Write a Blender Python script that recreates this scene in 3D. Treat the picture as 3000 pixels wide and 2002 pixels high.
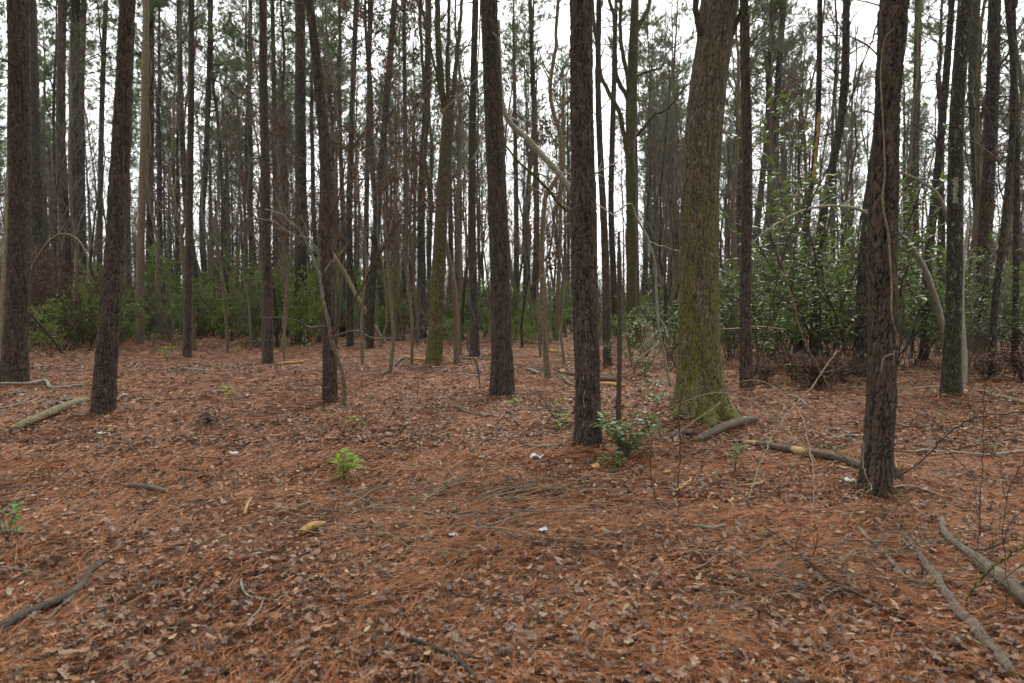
import bpy, math
import numpy as np
from mathutils import Vector
R_ = math.radians
C = bpy.context.scene.collection
for o in list(bpy.data.objects): bpy.data.objects.remove(o)
SC = bpy.context.scene

# ------------------------------------------------------------------ camera, sky, sun, exposure
CAMZ = 1.60; FPX = 2000.0; HOR = 890.0
PITCH = math.atan((1001 - HOR) / FPX)
cam = bpy.data.cameras.new('camera'); camo = bpy.data.objects.new('camera', cam); C.objects.link(camo)
camo.location = (0, 0, CAMZ); camo.rotation_euler = (R_(90) - PITCH, 0, 0)
cam.sensor_width = 36; cam.lens = FPX / 3000 * 36; cam.clip_start = .05; cam.clip_end = 2000
cam.dof.use_dof = True; cam.dof.focus_distance = 9.5; cam.dof.aperture_fstop = 3.2
SC.camera = camo

SUN_EL, SUN_AZ = 58, 20      # high, veiled, beyond the trees and a little to the right
w = bpy.data.worlds.new('World'); SC.world = w; w.use_nodes = True
nt = w.node_tree; nt.nodes.clear()
sky = nt.nodes.new('ShaderNodeTexSky'); sky.sky_type = 'NISHITA'; sky.sun_disc = False
sky.sun_elevation = R_(SUN_EL); sky.sun_rotation = R_(SUN_AZ); sky.dust_density = 4; sky.air_density = 1.2
hs = nt.nodes.new('ShaderNodeHueSaturation'); hs.inputs['Saturation'].default_value = .10
mx = nt.nodes.new('ShaderNodeMix'); mx.data_type = 'RGBA'; mx.inputs[0].default_value = .55
mx.inputs[7].default_value = (9.2, 9.1, 8.9, 1)      # even cloud layer
bg = nt.nodes.new('ShaderNodeBackground'); bg.inputs['Strength'].default_value = .13
wo = nt.nodes.new('ShaderNodeOutputWorld')
nt.links.new(sky.outputs[0], hs.inputs['Color']); nt.links.new(hs.outputs[0], mx.inputs[6])
nt.links.new(mx.outputs[2], bg.inputs[0]); nt.links.new(bg.outputs[0], wo.inputs[0])
sl = bpy.data.lights.new('sun', 'SUN'); sl.energy = 1.4; sl.angle = R_(18); sl.color = (1, .97, .92)
so = bpy.data.objects.new('sun', sl); C.objects.link(so)
so.rotation_euler = (R_(90 - SUN_EL), 0, R_(180 - SUN_AZ))
SC.view_settings.view_transform = 'Standard'; SC.view_settings.look = 'None'
SC.view_settings.exposure = 1.30; SC.view_settings.gamma = 1
SC.cycles.max_bounces = 5; SC.cycles.diffuse_bounces = 3; SC.cycles.glossy_bounces = 1
SC.cycles.transmission_bounces = 2; SC.cycles.transparent_max_bounces = 4
SC.cycles.use_denoising = True

# ------------------------------------------------------------------ pixel -> world
cs, sn = math.cos(PITCH), math.sin(PITCH)
def ray(x, y):
    u = (x - 1500) / FPX; v = (1001 - y) / FPX
    return np.array([u, cs + v * sn, -sn + v * cs])
def at(x, y, D):                                   # point seen at pixel (x, y) on the plane Y = D
    r = ray(x, y); t = D / r[1]
    return np.array([0, 0, CAMZ]) + r * t
def base_D(y): return CAMZ / (y - HOR) * FPX       # distance of the flat ground seen at row y

# ------------------------------------------------------------------ noise
def _hash(ix, iy, s=0):
    n = (ix.astype(np.int64) * 374761393 + iy.astype(np.int64) * 668265263 + s * 1274126177) & 0xffffffff
    n = ((n ^ (n >> 13)) * 1274126177) & 0xffffffff
    return ((n ^ (n >> 16)) & 0xffffff) / float(0xffffff)
def vnoise(x, y, s=0):
    x = np.asarray(x, float); y = np.asarray(y, float)
    ix = np.floor(x); iy = np.floor(y); fx = x - ix; fy = y - iy
    fx = fx * fx * (3 - 2 * fx); fy = fy * fy * (3 - 2 * fy)
    a = _hash(ix, iy, s); b = _hash(ix + 1, iy, s); c = _hash(ix, iy + 1, s); d = _hash(ix + 1, iy + 1, s)
    return (a * (1 - fx) + b * fx) * (1 - fy) + (c * (1 - fx) + d * fx) * fy
MOUNDS = []                                        # (x, y, height, radius)
def hgt(x, y):
    x = np.asarray(x, float); y = np.asarray(y, float)
    h = (vnoise(x / 5, y / 5, 1) - .5) * .16 + (vnoise(x / 1.3, y / 1.3, 2) - .5) * .09 + (vnoise(x / .35, y / .35, 3) - .5) * .03 + (vnoise(x / .13, y / .13, 4) - .5) * .014
    near = np.exp(-(x * x + y * y) / 2.0)
    h = h * (1 - near)
    for mxx, my, mh, mr in MOUNDS:
        h = h + mh * np.exp(-((x - mxx) ** 2 + (y - my) ** 2) / (mr * mr))
    return h
def gpt(x, y, lift=0.0):                           # ground point seen at pixel (x, y)
    D = base_D(y)
    for _ in range(6):
        p = at(x, y, D); h = float(hgt(p[0], p[1]))
        D = (CAMZ - h) / max(y - HOR, 8) * FPX
    p = at(x, y, D); p[2] = float(hgt(p[0], p[1])) + lift
    return p

# ------------------------------------------------------------------ materials
def nodes(name):
    m = bpy.data.materials.new(name); m.use_nodes = True
    t = m.node_tree; t.nodes.clear()
    out = t.nodes.new('ShaderNodeOutputMaterial'); b = t.nodes.new('ShaderNodeBsdfPrincipled')
    t.links.new(b.outputs[0], out.inputs[0])
    return m, t, b, out
def N(t, typ, **kw):
    n = t.nodes.new(typ)
    for k, v in kw.items():
        if k in ('op',): n.operation = v
        elif k == 'blend': n.blend_type = v
        else: n.inputs[k].default_value = v
    return n
def coords(t, scale, attr=None):
    tc = t.nodes.new('ShaderNodeTexCoord'); mp = t.nodes.new('ShaderNodeMapping')
    mp.inputs['Scale'].default_value = scale
    t.links.new(tc.outputs['Object'], mp.inputs[0]); return mp.outputs[0]
def ramp(t, src, stops, interp='LINEAR'):
    r = t.nodes.new('ShaderNodeValToRGB'); r.color_ramp.interpolation = interp
    e = r.color_ramp.elements
    while len(e) < len(stops): e.new(.5)
    for k, (p, c) in enumerate(stops):
        e[k].position = p; e[k].color = (c, c, c, 1) if not hasattr(c, '__len__') else (*c, 1)
    t.links.new(src, r.inputs[0]); return r.outputs[0]
def mix(t, fac, a, b, blend='MIX'):
    m = t.nodes.new('ShaderNodeMix'); m.data_type = 'RGBA'; m.blend_type = blend
    for sock, v in ((0, fac), (6, a), (7, b)):
        if hasattr(v, 'is_output'): t.links.new(v, m.inputs[sock])
        else: m.inputs[sock].default_value = v if sock == 0 else (*v, 1)
    return m.outputs[2]
def math_(t, op, a, b=None):
    m = t.nodes.new('ShaderNodeMath'); m.operation = op
    for i, v in enumerate((a, b)):
        if v is None: continue
        if hasattr(v, 'is_output'): t.links.new(v, m.inputs[i])
        else: m.inputs[i].default_value = v
    return m.outputs[0]
def noise(t, vec, scale, detail=4, rough=.6):
    n = N(t, 'ShaderNodeTexNoise', Scale=scale, Detail=detail, Roughness=rough); t.links.new(vec, n.inputs['Vector']); return n.outputs[0]
def bump(t, b, h, strength, dist):
    n = N(t, 'ShaderNodeBump', Strength=strength, Distance=dist); t.links.new(h, n.inputs['Height']); t.links.new(n.outputs[0], b.inputs['Normal'])
def sepz(t):
    tc = t.nodes.new('ShaderNodeTexCoord'); s = t.nodes.new('ShaderNodeSeparateXYZ'); t.links.new(tc.outputs['Object'], s.inputs[0]); return s.outputs[2]

def bark(name, furrow, plate, plate2, lich, moss=None, moss_amt=0., moss_top=1.2, cell=(22, 22, 7), near=True, lichen_amt=.25, bstr=.8, rough=.9):
    m, t, b, out = nodes(name)
    v = coords(t, cell)
    vor = N(t, 'ShaderNodeTexVoronoi', Scale=1.0); vor.feature = 'DISTANCE_TO_EDGE'
    vc = N(t, 'ShaderNodeTexVoronoi', Scale=1.0)
    wv = coords(t, (6, 6, 3)); nw = t.nodes.new('ShaderNodeTexNoise'); nw.inputs['Scale'].default_value = 3; t.links.new(wv, nw.inputs['Vector'])
    add = t.nodes.new('ShaderNodeVectorMath'); add.operation = 'ADD'; t.links.new(v, add.inputs[0]); t.links.new(nw.outputs['Color'], add.inputs[1])
    t.links.new(add.outputs[0], vor.inputs['Vector']); t.links.new(add.outputs[0], vc.inputs['Vector'])
    edge = ramp(t, vor.outputs['Distance'], [(0, 0.), (.16, 1.)])
    if near:
        at_ = t.nodes.new('ShaderNodeAttribute'); at_.attribute_name = 'plate'
        edge = ramp(t, at_.outputs['Fac'], [(.05, 0.), (.60, 1.)]); ac_ = t.nodes.new('ShaderNodeAttribute'); ac_.attribute_name = 'cell'
    cellc = ac_.outputs['Fac'] if near else vc.outputs['Color']
    n1 = noise(t, coords(t, (1, 1, .4)) if near else coords(t, (1, 1, 1)), 34 if near else 26, 6, .7); n2 = noise(t, coords(t, (1, 1, .45)), 4, 3)
    pc = mix(t, ramp(t, cellc, [(.2, 0.), (.8, 1.)]), plate, plate2)
    pc = mix(t, ramp(t, n1, [(.35, 0.), (.75, .45)]), pc, lich)
    col = mix(t, edge, furrow, pc)  # furrows: bark's own dark tone, deepened in the colour to add crack shade
    nl = noise(t, coords(t, (1, 1, .45)), 15, 7, .78)
    lm = math_(t, 'MULTIPLY', ramp(t, nl, [(.57, 0.), (.64, 1.)]), lichen_amt)
    col = mix(t, lm, col, (.26, .27, .22))
    if moss is not None:
        nm = noise(t, coords(t, (1, 1, .35)), 6, 7, .8)
        z = sepz(t)
        zr = math_(t, 'MULTIPLY', math_(t, 'SUBTRACT', moss_top, z), .26 / moss_top)
        s = math_(t, 'ADD', math_(t, 'ADD', nm, zr), moss_amt)
        nf = noise(t, coords(t, (1, 1, .6)), 40, 3, .7)
        s = math_(t, 'ADD', s, math_(t, 'MULTIPLY', math_(t, 'SUBTRACT', nf, .5), 1.3))
        mm = ramp(t, s, [(.60, 0.), (.86, .85)])
        mc = mix(t, ramp(t, n1, [(.35, 0.), (.68, 1.)]), tuple(c * .7 for c in moss), tuple(c * 2.0 for c in moss)); mc = mix(t, edge, tuple(c * .35 for c in moss), mc)
        col = mix(t, mm, col, mc)
    if moss is not None:
        nl2 = noise(t, coords(t, (1, 1, .3)), 30, 5, .8); col = mix(t, math_(t, 'MULTIPLY', ramp(t, nl2, [(.60, 0.), (.66, 1.)]), lichen_amt * .8), col, (.30, .30, .24))
    t.links.new(col, b.inputs['Base Color']); b.inputs['Roughness'].default_value = rough
    b.inputs['Specular IOR Level'].default_value = .25
    hh = math_(t, 'ADD', math_(t, 'MULTIPLY', edge, .7 if not near else .25), math_(t, 'MULTIPLY', n1, .5))
    bump(t, b, hh, bstr, .02)
    return m
def wood(name, c1, c2, scale=(3, 3, 3), flake=None, flake_amt=.5):
    m, t, b, out = nodes(name)
    n1 = noise(t, coords(t, scale), 6, 6, .7); n2 = noise(t, coords(t, scale), 45, 4, .7)
    col = mix(t, ramp(t, n1, [(.35, 0.), (.65, 1.)]), c1, c2)
    col = mix(t, ramp(t, n2, [(.3, .8), (.6, 0.)]), col, tuple(c * .30 for c in c1))
    vo = N(t, 'ShaderNodeTexVoronoi', Scale=38.0); vo.feature = 'DISTANCE_TO_EDGE'; t.links.new(coords(t, scale), vo.inputs['Vector'])
    n5 = noise(t, coords(t, scale), 9, 3, .6)
    ck = math_(t, 'MULTIPLY', ramp(t, vo.outputs['Distance'], [(0, 1.), (.10, 0.)]), ramp(t, n5, [(.4, 0.), (.6, .8)]))
    col = mix(t, ck, col, tuple(c * .2 for c in c2))
    if flake is not None:
        n3 = noise(t, coords(t, scale), 1.1, 4, .55)
        col = mix(t, ramp(t, n3, [(flake_amt, 0.), (flake_amt + .04, 1.)]), col, flake)
    t.links.new(col, b.inputs['Base Color']); b.inputs['Roughness'].default_value = .85; b.inputs['Specular IOR Level'].default_value = .25
    bump(t, b, math_(t, 'SUBTRACT', n2, ck), .7, .012); return m
def leafmat(name, cols, rough=.55, trans=.35, attr=None, spec=.3, obj_var=.25):
    m, t, b, out = nodes(name)
    if attr:
        a = t.nodes.new('ShaderNodeAttribute'); a.attribute_name = attr; col = a.outputs['Color']
        n = noise(t, coords(t, (1, 1, 1)), 60, 3, .6)
        col = mix(t, ramp(t, n, [(.3, .45), (.65, 0.)]), col, (.02, .012, .008))
    else:
        g = t.nodes.new('ShaderNodeNewGeometry')
        st = [(i / max(1, len(cols) - 1), c) for i, c in enumerate(cols)]
        col = ramp(t, g.outputs['Random Per Island'], st)
        oi = t.nodes.new('ShaderNodeObjectInfo')
        col = mix(t, math_(t, 'MULTIPLY', oi.outputs['Random'], obj_var), col, tuple(c * .5 for c in cols[0]))
    t.links.new(col, b.inputs['Base Color']); b.inputs['Roughness'].default_value = rough; b.inputs['Specular IOR Level'].default_value = spec
    if trans:
        tr = t.nodes.new('ShaderNodeBsdfTranslucent'); t.links.new(col, tr.inputs[0])
        ms = t.nodes.new('ShaderNodeMixShader'); ms.inputs[0].default_value = trans
        t.links.new(b.outputs[0], ms.inputs[1]); t.links.new(tr.outputs[0], ms.inputs[2]); t.links.new(ms.outputs[0], out.inputs[0])
    return m
M = {}
M['pine'] = bark('pine_bark', (.008, .006, .005), (.068, .046, .034), (.044, .034, .027), (.125, .102, .084), moss=(.034, .040, .014), moss_amt=-.30, moss_top=.8, cell=(16, 16, 6), lichen_amt=.22)
M['pine_far'] = bark('pine_bark_distant', (.014, .010, .008), (.062, .048, .037), (.048, .039, .031), (.110, .094, .077), cell=(13, 13, 5), near=False, lichen_amt=.25, bstr=.9)
M['oak'] = bark('oak_bark', (.020, .014, .008), (.098, .072, .048), (.052, .038, .027), (.20, .175, .135), moss=(.086, .084, .013), moss_amt=.035, moss_top=4.8, cell=(34, 34, 5), lichen_amt=.75)
M['rootm'] = bark('mossy_root', (.020, .014, .008), (.10, .08, .05), (.075, .058, .038), (.16, .14, .10), moss=(.095, .10, .014), moss_amt=.12, moss_top=3.4, cell=(34, 34, 20), near=False, lichen_amt=.5)
M['gum'] = bark('gum_bark', (.030, .024, .012), (.080, .066, .036), (.060, .052, .026), (.13, .115, .075), moss=(.080, .078, .013), moss_amt=.08, moss_top=3.0, cell=(30, 30, 8), near=False, lichen_amt=.5, bstr=.6)
M['tan'] = bark('tan_bark', (.070, .050, .030), (.170, .130, .085), (.135, .105, .070), (.24, .20, .14), cell=(30, 30, 9), near=False, lichen_amt=.35, bstr=.5)
M['dark'] = bark('dark_mossy_bark', (.012, .009, .006), (.050, .038, .026), (.036, .030, .020), (.08, .07, .05), moss=(.032, .034, .006), moss_amt=-.04, moss_top=3.5, cell=(26, 26, 9), near=False, lichen_amt=.8, bstr=.8)
M['twig'] = wood('twig_bark', (.185, .160, .130), (.125, .108, .088))
M['twig_dark'] = wood('dark_twig_bark', (.060, .045, .034), (.085, .064, .048))
M['twig_red'] = wood('reddish_twig_bark', (.12, .070, .042), (.085, .052, .034))
M['vine'] = wood('vine_bark', (.36, .28, .175), (.20, .155, .095))
M['pale'] = wood('lichen_wood', (.36, .345, .28), (.19, .18, .135))
M['white'] = wood('pale_lichen_bark', (.48, .46, .37), (.24, .22, .16))
M['grey_log'] = wood('weathered_wood', (.21, .17, .125), (.10, .078, .056), scale=(2, 2, 2))
M['brown_log'] = wood('brown_bark_log', (.175, .135, .100), (.095, .070, .052), flake=(.44, .30, .14), flake_amt=.60)
M['dark_log'] = wood('dark_weathered_wood', (.115, .090, .070), (.055, .042, .032), scale=(2, 2, 2))
M['cream'] = wood('cream_wood', (.52, .44, .30), (.34, .27, .17))
M['bare'] = wood('bare_yellow_wood', (.55, .34, .13), (.38, .22, .085))
M['moss_log'] = wood('mossy_log', (.27, .225, .14), (.14, .12, .06))
M['snag'] = wood('snag_bark', (.080, .058, .046), (.125, .09, .07))
M['scrap'] = wood('white_scrap', (.72, .73, .74), (.55, .55, .56))
M['resin'] = wood('dried_resin', (.42, .42, .43), (.22, .21, .21))
M['needle'] = leafmat('pine_needles', [(.085, .120, .050), (.120, .160, .068), (.10, .142, .070)], rough=.6, trans=.45)
M['ever'] = leafmat('evergreen_leaves', [(.085, .135, .025), (.14, .20, .040), (.11, .16, .036), (.22, .27, .055)], rough=.42, trans=.4, spec=.45)
M['ever2'] = leafmat('bay_leaves', [(.075, .120, .030), (.115, .165, .040), (.09, .14, .030), (.18, .23, .055)], rough=.35, trans=.4, spec=.5)
M['bright'] = leafmat('young_leaves', [(.16, .30, .030), (.24, .38, .045), (.13, .25, .030), (.32, .36, .050)], rough=.5, trans=.45, obj_var=.1)
M['fresh'] = leafmat('sapling_leaves', [(.06, .17, .035), (.09, .22, .045), (.07, .19, .040)], rough=.45, trans=.4, obj_var=.2)
M['deadleaf'] = leafmat('dead_leaves', [(.085, .045, .030), (.12, .070, .045), (.05, .030, .022), (.17, .10, .065)], rough=.8, trans=.25)
M['litter'] = leafmat('fallen_leaf', None, attr='tint', rough=.6, trans=.12, spec=.3)
M['straw'] = leafmat('fallen_needles', None, attr='tint', rough=.6, trans=0, spec=.25)
m, t, b, out = nodes('forest_floor')
v = coords(t, (1, 1, 1))
n1 = noise(t, v, 1.1, 5, .6); n2 = noise(t, v, 14, 8, .75); n3 = noise(t, v, 60, 5, .8)
col = mix(t, ramp(t, n2, [(.3, 0.), (.7, 1.)]), (.030, .015, .009), (.17, .080, .042))
col = mix(t, ramp(t, n3, [(.58, 0.), (.72, 1.)]), col, (.30, .20, .14))
col = mix(t, ramp(t, n1, [(.42, .35), (.62, 0.)]), col, (.075, .050, .032))
t.links.new(col, b.inputs['Base Color']); b.inputs['Roughness'].default_value = .9; b.inputs['Specular IOR Level'].default_value = .2
bump(t, b, n2, .8, .04); M['floor'] = m

# ------------------------------------------------------------------ mesh helpers
def mesh(name, V, F, mats, parent=None, smooth=True, fmat=None, attrs=None, loc=None, link=True):
    """F: list of (k,n) index arrays; one mesh object"""
    me = bpy.data.meshes.new(name)
    V = np.asarray(V, np.float32)
    me.vertices.add(len(V)); me.vertices.foreach_set('co', V.ravel())
    F = [np.asarray(f, np.int32) for f in F if len(f)]
    li = np.concatenate([f.ravel() for f in F]); cnt = np.concatenate([np.full(len(f), f.shape[1], np.int32) for f in F])
    me.loops.add(len(li)); me.loops.foreach_set('vertex_index', li)
    me.polygons.add(len(cnt)); st = np.concatenate([[0], np.cumsum(cnt)[:-1]]).astype(np.int32)
    me.polygons.foreach_set('loop_start', st)
    if not isinstance(mats, (list, tuple)): mats = [mats]
    for mm in mats: me.materials.append(mm)
    if fmat is not None: me.polygons.foreach_set('material_index', np.asarray(fmat, np.int32))
    me.update(calc_edges=True)
    me.polygons.foreach_set('use_smooth', np.full(len(cnt), bool(smooth)))
    for an, (typ, arr) in (attrs or {}).items():
        a = me.attributes.new(an, typ, 'POINT')
        a.data.foreach_set('color' if typ == 'FLOAT_COLOR' else 'value', np.asarray(arr, np.float32).ravel())
    me.validate(verbose=False)
    if not link: return me
    o = bpy.data.objects.new(name, me); C.objects.link(o)
    if parent is not None: o.parent = parent
    if loc is not None: o.location = loc
    return o
def link(name, me, parent=None, loc=(0, 0, 0), rz=0, s=1.0):
    o = bpy.data.objects.new(name, me); C.objects.link(o); o.parent = parent
    o.location = loc; o.rotation_euler = (0, 0, rz); o.scale = (s, s, s) if not hasattr(s, '__len__') else s
    return o
LABELS = set()
def tag(o, label, cat, group=None, kind=None):
    if label in LABELS: print('DUP LABEL', label)
    LABELS.add(label)
    if len(label.split()) > 16: print('LONG', label)
    o['label'] = label; o['category'] = cat
    if group: o['group'] = group
    if kind: o['kind'] = kind
    return o
def empty(name, loc, label=None, cat=None, group=None, rz=0, s=1.0):
    o = bpy.data.objects.new(name, None); C.objects.link(o); o.location = loc; o.rotation_euler = (0, 0, rz); o.scale = (s, s, s)
    o.empty_display_size = .1
    if label: tag(o, label, cat, group)
    return o
class MB:
    def __init__(s): s.V = []; s.F = {}; s.n = 0; s.tot = {}; s.mi = {}
    def add(s, V, F, mi=0):
        V = np.asarray(V).reshape(-1, 3); F = np.asarray(F)
        s.V.append(V); s.F.setdefault((F.shape[1], mi), []).append(F + s.n); s.n += len(V)
    def arrays(s):
        V = np.concatenate(s.V); F = []; fm = []
        for (k, mi), L in s.F.items():
            f = np.concatenate(L); F.append(f); fm.append(np.full(len(f), mi))
        return V, F, np.concatenate(fm)
    def build(s, name, mats, parent=None, smooth=True, **kw):
        V, F, fm = s.arrays(); return mesh(name, V, F, mats, parent, smooth, fmat=fm, **kw)
def norm(a): return a / np.maximum(np.linalg.norm(a, axis=-1, keepdims=True), 1e-9)
def tubes(P, R, k=4, cap=True):
    """P (M,N,3), R (M,N) -> verts, quads"""
    P = np.asarray(P, float); R = np.asarray(R, float)
    if P.ndim == 2: P = P[None]; R = R[None]
    Mn, Nn, _ = P.shape
    T = np.empty_like(P); T[:, 1:-1] = P[:, 2:] - P[:, :-2]; T[:, 0] = P[:, 1] - P[:, 0]; T[:, -1] = P[:, -1] - P[:, -2]
    T = norm(T); mean = norm(P[:, -1] - P[:, 0])
    ref = np.where(np.abs(mean[:, 2:3]) < .8, np.array([[0, 0, 1.]]), np.array([[0, 1., 0]]))[:, None, :]
    A = norm(np.cross(T, np.broadcast_to(ref, T.shape))); B = np.cross(T, A)
    th = np.arange(k) / k * 2 * np.pi
    V = P[:, :, None, :] + R[:, :, None, None] * (A[:, :, None, :] * np.cos(th)[None, None, :, None] + B[:, :, None, :] * np.sin(th)[None, None, :, None])
    idx = np.arange(Mn * Nn * k).reshape(Mn, Nn, k)
    a = idx[:, :-1]; b2 = np.roll(idx, -1, 2)[:, :-1]; c = np.roll(idx, -1, 2)[:, 1:]; d = idx[:, 1:]
    Fq = np.stack([a, b2, c, d], -1).reshape(-1, 4)
    return V.reshape(-1, 3), Fq
def grow(rng, P, R, n, f0, f1, lens, ang, up=0., wob=.15, npt=5, rs=.5, rtip=.25, tip_short=.5, rmin=.0):
    """branches off the parent tubes P (M,N,3); n per parent"""
    Mn, Nn, _ = P.shape
    k = np.repeat(np.arange(Mn), n); f = rng.uniform(f0, f1, len(k)); fi = f * (Nn - 1); i0 = np.minimum(fi.astype(int), Nn - 2); ft = (fi - i0)[:, None]
    p0 = P[k, i0] * (1 - ft) + P[k, i0 + 1] * ft; r0 = R[k, i0] * (1 - ft[:, 0]) + R[k, i0 + 1] * ft[:, 0]
    tg = norm(P[k, i0 + 1] - P[k, i0])
    rnd = rng.normal(size=(len(k), 3)); perp = norm(rnd - (rnd * tg).sum(1, keepdims=True) * tg)
    a = np.radians(rng.normal(ang, ang * .2, len(k)))[:, None]
    d = tg * np.cos(a) + perp * np.sin(a); d[:, 2] += up; d = norm(d)
    L = rng.uniform(lens[0], lens[1], len(k)) * (1 - tip_short * (f - f0) / max(f1 - f0, 1e-6))
    out = np.empty((len(k), npt, 3)); out[:, 0] = p0; cur = d
    for j in range(1, npt):
        cur = norm(cur + rng.normal(size=cur.shape) * wob + np.array([0, 0, up * .25]))
        out[:, j] = out[:, j - 1] + cur * (L / (npt - 1))[:, None]
    rb = np.maximum(r0 * rs, rmin); Rr = rb[:, None] * np.linspace(1, rtip, npt)[None]
    return out, Rr
def fan_leaves(rng, pos, dirs, L, Wd, droop=0., fold=.25):
    """rhombic folded leaves: pos (n,3), dirs (n,3)"""
    n = len(pos); d = norm(dirs); rnd = rng.normal(size=(n, 3)); s = norm(np.cross(d, rnd)); nn = np.cross(d, s)
    L = rng.uniform(L[0], L[1], n)[:, None]; Wd = rng.uniform(Wd[0], Wd[1], n)[:, None]
    mid = pos + d * L * .5 + nn * L * .06
    V = np.stack([pos, mid + s * Wd * .5 + nn * Wd * fold, pos + d * L + np.array([0, 0, -1]) * L * droop, mid - s * Wd * .5 + nn * Wd * fold, ], 1)
    i = np.arange(n)[:, None] * 4
    F = np.concatenate([i + np.array([[0, 1, 2]]), i + np.array([[0, 2, 3]])])
    return V.reshape(-1, 3), F
def leaves6(rng, pos, dirs, L, Wd, droop=.1, fold=.2, flat=None):
    """six-point oval leaves, folded on the midrib"""
    n = len(pos); d = norm(dirs)
    if flat is None: rnd = rng.normal(size=(n, 3))
    else: rnd = np.cross(d, np.array([0, 0, 1.]) + rng.normal(size=(n, 3)) * flat); rnd = np.cross(rnd, d)
    s = norm(np.cross(d, rnd)); nn = np.cross(s, d)
    L = rng.uniform(L[0], L[1], n)[:, None]; W2 = rng.uniform(Wd[0], Wd[1], n)[:, None] * .5
    dr = np.array([0, 0, -1.]) * L * droop
    p = [pos, pos + d * L * .32 + s * W2 * .95 + nn * W2 * fold, pos + d * L * .68 + s * W2 * .8 + nn * W2 * fold + dr * .4, pos + d * L + dr,
         pos + d * L * .68 - s * W2 * .8 + nn * W2 * fold + dr * .4, pos + d * L * .32 - s * W2 * .95 + nn * W2 * fold, pos + d * L * .5 + dr * .15]
    V = np.stack(p, 1); i = np.arange(n)[:, None] * 7
    F = np.concatenate([i + np.array([[a, b_, 6]]) for a, b_ in ((0, 1), (1, 2), (2, 3), (3, 4), (4, 5), (5, 0))])
    return V.reshape(-1, 3), F
def hermite(K, V, q):
    """smooth interpolation of key values V at K"""
    K = np.asarray(K, float); V = np.asarray(V, float); V2 = V if V.ndim == 2 else V[:, None]
    dk = np.diff(K)[:, None]; sl_ = np.diff(V2, axis=0) / dk
    m_ = np.empty_like(V2); m_[0] = sl_[0]; m_[-1] = sl_[-1]
    if len(K) > 2: m_[1:-1] = (sl_[:-1] + sl_[1:]) / 2
    i = np.clip(np.searchsorted(K, q, 'right') - 1, 0, len(K) - 2); h = (K[i + 1] - K[i])[:, None]; u = ((q - K[i])[:, None]) / h
    r = (2 * u ** 3 - 3 * u ** 2 + 1) * V2[i] + (u ** 3 - 2 * u ** 2 + u) * h * m_[i] + (-2 * u ** 3 + 3 * u ** 2) * V2[i + 1] + (u ** 3 - u ** 2) * h * m_[i + 1]
    return r if V.ndim == 2 else r[:, 0]
def smooth_path(P, n):
    P = np.asarray(P, float); K = np.concatenate([[0], np.cumsum(np.linalg.norm(np.diff(P, axis=0), axis=1))])
    return hermite(K, P, np.linspace(0, K[-1], n))

# ------------------------------------------------------------------ trunks
def rough_tube(P, R, seed, k=14, jag=.5, amp=.10):
    rs_ = np.random.default_rng(seed); V, F = tubes(P[None], R[None], k); V = V.reshape(len(P), k, 3)
    c = P[:, None]; nz = vnoise(np.arange(len(P))[:, None] * .45 + seed, np.arange(k)[None] * .9, seed) - .5
    V = c + (V - c) * (1 + amp * 2 * nz[..., None] + rs_.normal(0, amp * .18, (len(P), k, 1)))
    t0 = norm(P[0] - P[1]); t1 = norm(P[-1] - P[-2])
    V[0] += t0 * (rs_.uniform(-.2, 1, (k, 1)) * R[0] * jag * 2); V[-1] += t1 * (rs_.uniform(-.2, 1, (k, 1)) * R[-1] * jag * 2)
    n = len(P) * k; V = np.concatenate([V.reshape(-1, 3), [P[0] + t0 * R[0] * .2, P[-1] + t1 * R[-1] * .2]])
    a = np.arange(k); c0 = np.stack([np.full(k, n), np.roll(a, -1), a], -1); e = (len(P) - 1) * k
    c1 = np.stack([np.full(k, n + 1), e + a, e + np.roll(a, -1)], -1)
    return V, F, np.concatenate([c0, c1])
def worley(u, v, nu, s):
    """u periodic with nu cells; -> edge distance, cell random"""
    iu = np.floor(u); iv = np.floor(v); d1 = np.full(u.shape, 9.); d2 = np.full(u.shape, 9.); cr = np.zeros(u.shape)
    for a in (-1, 0, 1):
        for b_ in (-1, 0, 1):
            cu = iu + a; cv = iv + b_; cw = np.mod(cu, nu)
            px = cu + .5 + (_hash(cw, cv, s) - .5) * .9; py = cv + .5 + (_hash(cw, cv, s + 7) - .5) * .9
            d = np.hypot(u - px, v - py); c = _hash(cw, cv, s + 13)
            n_ = d < d1; d2 = np.where(n_, d1, np.minimum(d2, d)); cr = np.where(n_, c, cr); d1 = np.where(n_, d, d1)
    return d2 - d1, cr
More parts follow.
